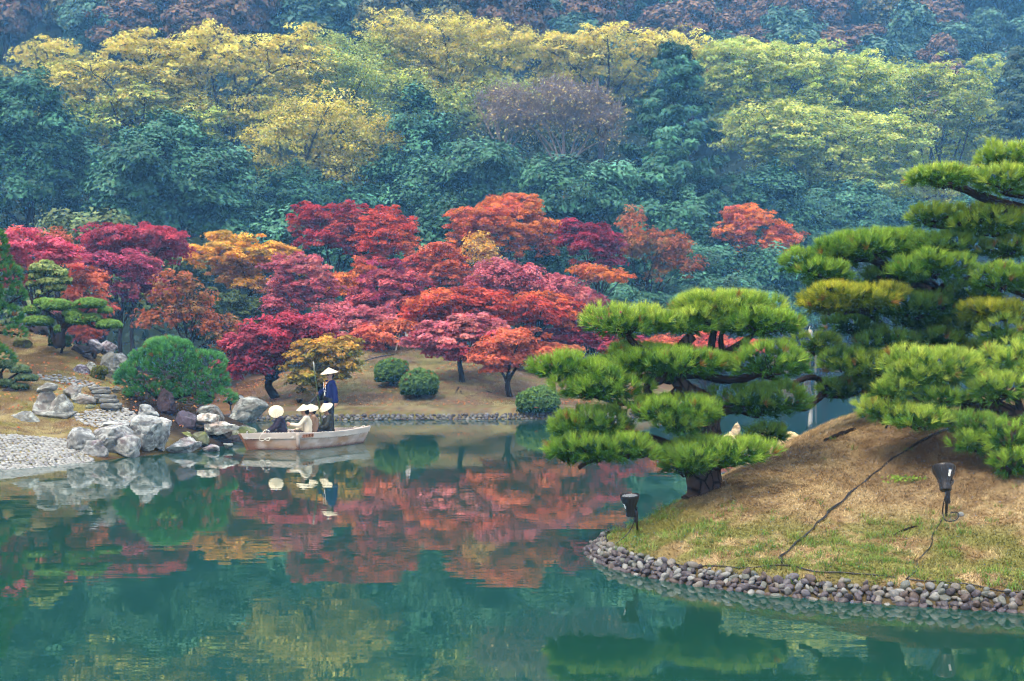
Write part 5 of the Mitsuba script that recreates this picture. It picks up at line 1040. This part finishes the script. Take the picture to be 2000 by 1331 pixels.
for i, (u, v, Y) in enumerate([(483, 856, 39.05), (572, 854, 38.9), (572, 843, 38.9), (483, 845, 39.05)]):
    c = P(u, v, Y) + [0, -.03, 0]; a = np.linspace(0, 2 * np.pi, 13); add(f'rowing_boat__ring_{i:03d}', tube(c + np.stack([.022 * np.cos(a), 0 * a, .026 * np.sin(a)], 1), .008, 5), 'painted', smooth=True, color=[.6, .62, .64])
rp = [(527, 843, 38.98), (516, 842, 38.96), (512, 847, 38.92), (508, 853, 38.90), (507, 859, 38.90), (513, 861, 38.90), (520, 857, 38.89), (526, 856, 38.89), (527, 859, 38.89), (520, 860, 38.88), (530, 856, 38.9)]
q = spline([P(*p) for p in rp], 50); add('rope', tube(q, .013, 6), 'matte', smooth=True, color=[.72, .70, .64]); tag('rope', 'white rope looped over the near end of the boat', 'rope')
q = spline([P(*p) for p in [(690, 836, 42.0), (696, 834.5, 42.0), (702, 836, 42.05), (707, 833, 42.1), (710, 831, 42.1), (713, 835, 42.2), (700, 836.5, 42.1), (693, 836, 42)]], 40); add('rope_001', tube(q, .012, 6), 'matte', smooth=True, color=[.7, .69, .64]); tag('rope_001', 'white rope coiled on the far end of the boat', 'rope')
# name plate: dark brush strokes on a rust coloured plate
nd = unit(BR - BC); nn_ = A([nd[1], -nd[0], 0]); pc = lerp(TC, TR, .09) + nn_ * .105 - [0, 0, .092]
pl = A([nd * x + A([0, 0, z]) + nn_ * y for x in (-.28, .28) for z in (-.045, .045) for y in (-.004, .004)]); ch = trimesh.convex.convex_hull(pl + pc)
add('rowing_boat__name_plate', (np.array(ch.vertices), np.array(ch.faces)), 'matte', color=[.42, .20, .12])
st = []
for gx, strokes in [(-.22, [(0, -.03, 0, .03), (-.02, .02, 0, .03)]), (-.09, [(-.03, .012, .03, .018), (0, -.032, 0, .034), (-.025, .034, .02, .028)]), (.06, [(-.03, .03, .03, .03), (-.03, 0, .03, .002), (0, -.033, 0, .033), (-.035, -.022, .035, -.02), (-.03, .0, -.03, .03), (.03, 0, .03, .03)]), (.20, [(-.02, .03, .025, .022), (.02, .022, -.03, -.012), (-.03, -.012, .03, -.03), (-.01, .004, .03, -.01)])]:
    for x0, z0, x1, z1 in strokes:
        d = A([x1 - x0, z1 - z0]); w = A([-d[1], d[0]]) / np.linalg.norm(d) * .007
        c4 = A([[x0 + gx, z0] + w, [x0 + gx, z0] - w, [x1 + gx, z1] + w, [x1 + gx, z1] - w]); h_ = trimesh.convex.convex_hull(A([nd * a + A([0, 0, b]) + nn_ * y for a, b in c4 for y in (.003, .0065)]) + pc); st.append((np.array(h_.vertices), np.array(h_.faces), A([.05, .02, .02])))
add('rowing_boat__lettering', cat(st), 'matte')

# ------------------------------------------------------------------ people
SPH = trimesh.creation.icosphere(subdivisions=1)
def bone(a, b, ra, rb):
    return m3.Manifold.hull_points(np.vstack([SPH.vertices * ra + a, SPH.vertices * rb + b]).astype(np.float32))
def skin(bones, ref=.035, it=6):
    m = m3.Manifold.batch_boolean([bone(A(a), A(b), ra, rb) for a, b, ra, rb in bones], m3.OpType.Add).simplify(.004).refine_to_length(ref).to_mesh()
    tm = trimesh.Trimesh(m.vert_properties[:, :3], m.tri_verts, process=True); trimesh.smoothing.filter_taubin(tm, iterations=it); return np.array(tm.vertices), np.array(tm.faces)
SK = A([.50, .31, .23]); HATC = A([.80, .74, .56])
def hand(w, d, n, out):
    """Palm and five bent fingers: wrist w, pointing d, palm normal n."""
    d, n = unit(A(d)), unit(A(n)); s = unit(np.cross(d, n)); B = [(w, w + d * .075, .026, .030), (w + s * .02, w + d * .075 + s * .022, .020, .018), (w - s * .02, w + d * .075 - s * .022, .02, .018)]
    for i, L in enumerate((.066, .075, .07, .055)):
        b = w + d * .08 + s * (.030 - .020 * i); k = b + d * L * .55 + n * .012; B += [(b, k, .0105, .0095), (k, k + d * L * .30 + n * L * .38, .0095, .008)]
    b = w + d * .025 + s * .030 * out; k = b + s * .032 * out + d * .03; return B + [(b, k, .014, .011), (k, k + d * .03 + n * .01, .011, .009)]
def person(label, pos, head_deg, J, cols, hat=None, hair=True, skirt=.0, scale=1.0, grip=None):
    """J: joints in metres, x ahead, y to the person's left, z up."""
    k = key('person'); tag(k, label, 'person')
    th = math.radians(head_deg); R = A([[math.cos(th), -math.sin(th), 0], [math.sin(th), math.cos(th), 0], [0, 0, 1]])
    W = lambda v: (np.asarray(v) * scale) @ R.T + pos
    J = {a: A(b, ) if not isinstance(b, np.ndarray) else b for a, b in J.items()}
    h, nk, ch, pv = J['head'], J['neck'], J['chest'], J['pelvis']; up = unit(h - nk); fx = J.get('face', A([1, 0, -.15])); fx = unit(fx - up * (fx @ up)); lf = np.cross(up, fx)
    B = [(h + up * .035, h - up * .02, .098, .090), (h + fx * .022 - up * .03, h + fx * .040 - up * .085, .066, .040), (h + fx * .088 - up * .012, h + fx * .104 - up * .036, .012, .017), (h + fx * .07 + up * .02 + lf * .03, h + fx * .07 + up * .02 - lf * .03, .026, .026), (h + fx * .088 - up * .062 + lf * .015, h + fx * .088 - up * .062 - lf * .015, .011, .011),
         (h + lf * .094 + up * .01, h + lf * .094 - up * .03, .018, .013), (h - lf * .094 + up * .01, h - lf * .094 - up * .03, .018, .013), (nk - up * .04, h - up * .05, .060, .055), (nk - up * .03, ch, .07, .12), (ch, pv, .13, .13)]
    top, low = [], []
    for s, sg in (('l', 1), ('r', -1)):
        sh, el, wr = J['sh' + s], J['el' + s], J['wr' + s]; hp, kn, an = J['hip' + s], J['kn' + s], J['an' + s]; toe = J['toe' + s]
        B += [(ch, sh, .09, .055), (sh, el, .048, .038), (el, wr, .038, .026)] + hand(wr, J.get('hd' + s, wr - el), J.get('hn' + s, A([0, -sg, -.3])), sg * (1))
        B += [(pv, hp, .11, .085), (hp, kn, .080, .055), (kn, an, .055, .035), (an, toe, .038, .03)]
        wide = J.get('sleeve', .058)
        top += [(ch + [0, 0, .08], sh, .085, .072), (ch, sh, .125, .075), (sh, el, .070, .058), (el, lerp(el, wr, .90), .058, wide)]
        low += [(pv, hp, .125, .10), (hp, kn, .098, .072), (kn, lerp(kn, an, .97), .072, .056)]
        add(key(k + '__shoe'), (lambda m: (W(m[0]), m[1]))(skin([(an - [0, 0, .02], toe, .05, .042), (an - [0, 0, .02], an - [0, 0, .02] - unit(toe - an) * .04, .05, .045)], .03, 3)), 'matte', smooth=True, color=[.03, .028, .03])
    top += [(ch, pv + [0, 0, .06], .150, .148), (nk - up * .05, ch, .075, .14), (ch + lf * .07, pv + lf * .06 + [0, 0, .05], .12, .125), (ch - lf * .07, pv - lf * .06 + [0, 0, .05], .12, .125)]
    if skirt: top += [(pv + lf * .06, pv - [0, 0, skirt] + lf * .08, .13, .125), (pv - lf * .06, pv - [0, 0, skirt] - lf * .08, .13, .125)]
    v, f = skin(B, .030, 4); hc_ = np.broadcast_to(SK, (len(v), 3)).copy(); q = (v - h) @ np.stack([fx, lf, up], 1)
    for sy in (-1, 1):
        hc_[(np.hypot(q[:, 1] - sy * .034, q[:, 2] - .004) < .016) & (q[:, 0] > .05)] = A([.04, .03, .03]); hc_[(np.abs(q[:, 1] - sy * .034) < .022) & (np.abs(q[:, 2] - .034) < .008) & (q[:, 0] > .05)] = A([.05, .04, .035])
    hc_[(np.abs(q[:, 1]) < .026) & (np.abs(q[:, 2] + .062) < .008) & (q[:, 0] > .06)] = A([.34, .13, .12])
    add(k + '__body', (W(v), f), 'matte', smooth=True, color=hc_)
    def cloth(b, name, col, seed):
        v, f = skin(b, .045, 4); n = np.array(trimesh.Trimesh(v, f, process=False).vertex_normals); w = fbm(v * A([9, 9, 5]), 3, seed); v = v + n * ((w - .5) * .035)[:, None]
        add(k + '__' + name, (W(v), f), 'matte', smooth=True, color=np.clip(A(col) * (.72 + .56 * w)[:, None], 0, 1))
    cloth(top, 'jacket', cols[0], 3); cloth(low, 'trousers', cols[1], 4)
    if hair:
        v, f = skin([(h + up * .05 - fx * .012, h - fx * .035 - up * .02, .098, .094), (h - fx * .03 + up * .01, h - fx * .045 - up * .06, .09, .07)], .03, 4)
        add(k + '__hair', (W(v), f), 'matte', smooth=True, color=[.018, .015, .015])
    if hat is not None:
        tx, ty, rad, hh = hat; az = unit(up + fx * tx + lf * ty); ax = unit(np.cross(lf, az)); ay = np.cross(az, ax)
        v, f = revolve([(.0005, hh), (.012, hh - .004), (.03, hh - .014), (rad * .5, hh * .52), (rad, 0), (rad + .004, -.008), (rad - .006, -.010), (rad * .5, hh * .52 - .02), (.001, hh - .03)], 36)
        a = np.arctan2(v[:, 1], v[:, 0]); c = HATC * (.92 + .10 * np.cos(a * 18) * (np.hypot(v[:, 0], v[:, 1]) > .03))[:, None] * (.9 + .2 * fbm(v * 12, 2, 3))[:, None]
        add(k + '__hat', (W(v @ np.stack([ax, ay, az]) + h + up * .085 - az * .02), f), 'matte', smooth=True, color=np.clip(c, 0, 1))
    return k, W, (h, up, fx, lf)
def stand(**o):
    J = dict(head=[.02, 0, 1.585], neck=[.0, 0, 1.44], chest=[0, 0, 1.28], pelvis=[0, 0, .95], shl=[0, .19, 1.385], shr=[0, -.19, 1.385], ell=[-.02, .26, 1.12], elr=[-.02, -.26, 1.12], wrl=[.06, .27, .88], wrr=[.06, -.27, .88],
             hipl=[0, .09, .90], hipr=[0, -.09, .90], knl=[.02, .11, .49], knr=[.02, -.11, .49], anl=[-.01, .12, .08], anr=[-.01, -.12, .08], toel=[.14, .14, .035], toer=[.14, -.14, .035]); J.update(o); return {a: A(b) for a, b in J.items()}
def sit(lean=0.0, turn=0.0, **o):
    J = dict(head=[.04 + lean * .8, 0, .74 - abs(lean) * .25], neck=[.01 + lean * .62, 0, .60 - abs(lean) * .18], chest=[0 + lean * .42, 0, .42 - abs(lean) * .08], pelvis=[0, 0, .10], shl=[0 + lean * .56, .185, .545 - abs(lean) * .15], shr=[lean * .56, -.185, .545 - abs(lean) * .15], ell=[.10 + lean * .5, .23, .28], elr=[.10 + lean * .5, -.23, .28], wrl=[.30, .12, .20], wrr=[.30, -.12, .20],
             hipl=[.04, .10, .08], hipr=[.04, -.10, .08], knl=[.42, .12, .12], knr=[.42, -.12, .12], anl=[.40, .12, -.16], anr=[.40, -.12, -.16], toel=[.54, .13, -.19], toer=[.54, -.13, -.19]); J.update(o); return {a: A(b) for a, b in J.items()}
bx, by = (645 - 1000) / F * 42.0, 42.0
k, W, (h, up, fx, lf) = person('boatman in a navy coat with white lettering, standing with a long pole', A([bx, by, .30]), 212, stand(elr=[.05, -.28, 1.16], wrr=[.26, -.20, 1.06], ell=[-.04, .27, 1.12], wrl=[-.02, .31, .86], sleeve=.075, face=A([1, .35, -.1]), hnr=[0, 1, 0], hdr=[.6, .5, .3]), ([.018, .028, .125], [.035, .04, .05]), hat=(.02, 0, .245, .15), skirt=.10, scale=1.07)
for sg in (1, -1):      # printed white marks down the two lapels
    for i, (z, y, w, hgt) in enumerate([(1.37, .075, .030, .05), (1.30, .068, .036, .055), (1.225, .060, .034, .055), (1.15, .052, .030, .04)]):
        b_ = mbox(.012, w, hgt, bev=.004); add(key(k + '__lapel_mark'), (W(b_[0] + [.158 + .012 * (i in (1, 2)), sg * y, z]), b_[1]), 'matte', color=[.78, .80, .82])
v, f = mbox(.012, .05, .10, bev=.004); add(k + '__badge', (W(v + [.165, .0, 1.07]), f), 'matte', color=[.78, .8, .82])
for sg in (1, -1):
    add(key(k + '__collar'), (lambda m: (W(m[0]), m[1]))(tube(A([[.10, sg * .075, 1.42], [.155, sg * .042, 1.33], [.165, sg * .008, 1.24]]), .014, 6)), 'matte', smooth=True, color=[.55, .24, .06])
add(k + '__cuff', (lambda m: (W(m[0]), m[1]))(tube(A([[-.027, .303, .905], [-.022, .308, .885], [-.018, .311, .865]]), .050, 12)), 'matte', smooth=True, color=[.75, .77, .8])
add(k + '__belt_pouch', (lambda m: (W(m[0] + [.15, .02, .93]), m[1]))(mbox(.09, .20, .11, bev=.03)), 'matte', color=[.02, .02, .025])
hw = W(A([.26, -.20, 1.06]) + A([.05, .04, .02]))
a, b = P(612, 707, hw[1] - .12), hw; d_ = unit(b - a); c_ = a + d_ * 3.4
q = spline([a, b, c_], 16); add('boat_pole', tube(q, .020, 8), 'painted', smooth=True, color=lerp(A([.07, .10, .03]), A([.70, .70, .62]), (np.r_[np.repeat(sstep(.6, .0, np.linspace(0, 3.4, 16) / .5), 8), 1, 0])[:, None]))
tag('boat_pole', 'long green bamboo pole with a pale tip held by the boatman', 'pole')
person('passenger in a dark purple coat bowing forward, hat top turned to the viewer', P(552, 845, 40.1) * [1, 1, 0] + [0, 0, .30], 197, sit(.16, head=[.16, .06, .665], elr=[.20, -.25, .30], wrr=[.40, -.10, .16], ell=[.22, .24, .28], wrl=[.44, .10, .14], face=A([.8, -.2, -.5])), ([.042, .038, .062], [.04, .04, .05]), hat=(-.25, .42, .21, .130))
person('passenger in a cream jacket stretching one arm forward', P(600, 845, 40.3) * [1, 1, 0] + [0, 0, .28], 183, sit(.04, ell=[.20, .24, .33], wrl=[.44, .20, .36], elr=[.16, -.22, .28], hdl=[.8, 0, .45]), ([.66, .62, .50], [.10, .08, .07]), hat=(-.12, .18, .215, .14))
person('passenger in a tan brown jacket sitting close behind the cream jacket', P(613, 845, 40.9) * [1, 1, 0] + [0, 0, .27], 190, sit(.03, wrl=[.30, .02, .14], wrr=[.30, -.06, .14]), ([.36, .24, .17], [.10, .06, .06]), hat=(-.18, .42, .215, .14))
k, W, (h, up, fx, lf) = person('passenger in a dark green grey jacket with a white collar, nearest the boatman', P(641, 845, 41.1) * [1, 1, 0] + [0, 0, .28], 203, sit(.02, face=A([1, .2, -.1]), wrl=[.38, .04, .17], wrr=[.37, -.03, .16], elr=[.06, -.25, .27]), ([.050, .055, .052], [.03, .035, .05]), hat=(.42, .20, .215, .15))
add(k + '__shirt_collar', (lambda m: (W(m[0]), m[1]))(tube(A([[.085, .05, .56], [.125, .01, .50], [.10, -.04, .56]]), .02, 6)), 'matte', smooth=True, color=[.75, .78, .82])
for u, lab, c in ((797, 'person in white half hidden behind the hillock crest, left of the pink maple', [.72, .75, .78]), (1083, 'person in a white top half hidden beside the far maples, left of the big pine', [.70, .74, .80])):
    p = P(u, 700, 73.5); p[2] = float(far_ground(p[0:1], p[1:2])[0]); person(lab, p, 200, stand(), (c, [.05, .05, .07]))
scene['haze'] = {'type': 'cube', 'to_world': T().translate([0, 140, 52]).scale([260, 230, 56]), 'bsdf': {'type': 'null'}, 'interior': {'type': 'ref', 'id': 'air'}}
labels['haze'] = {'label': 'thin blue morning haze hanging over the garden', 'category': 'haze', 'kind': 'stuff'}
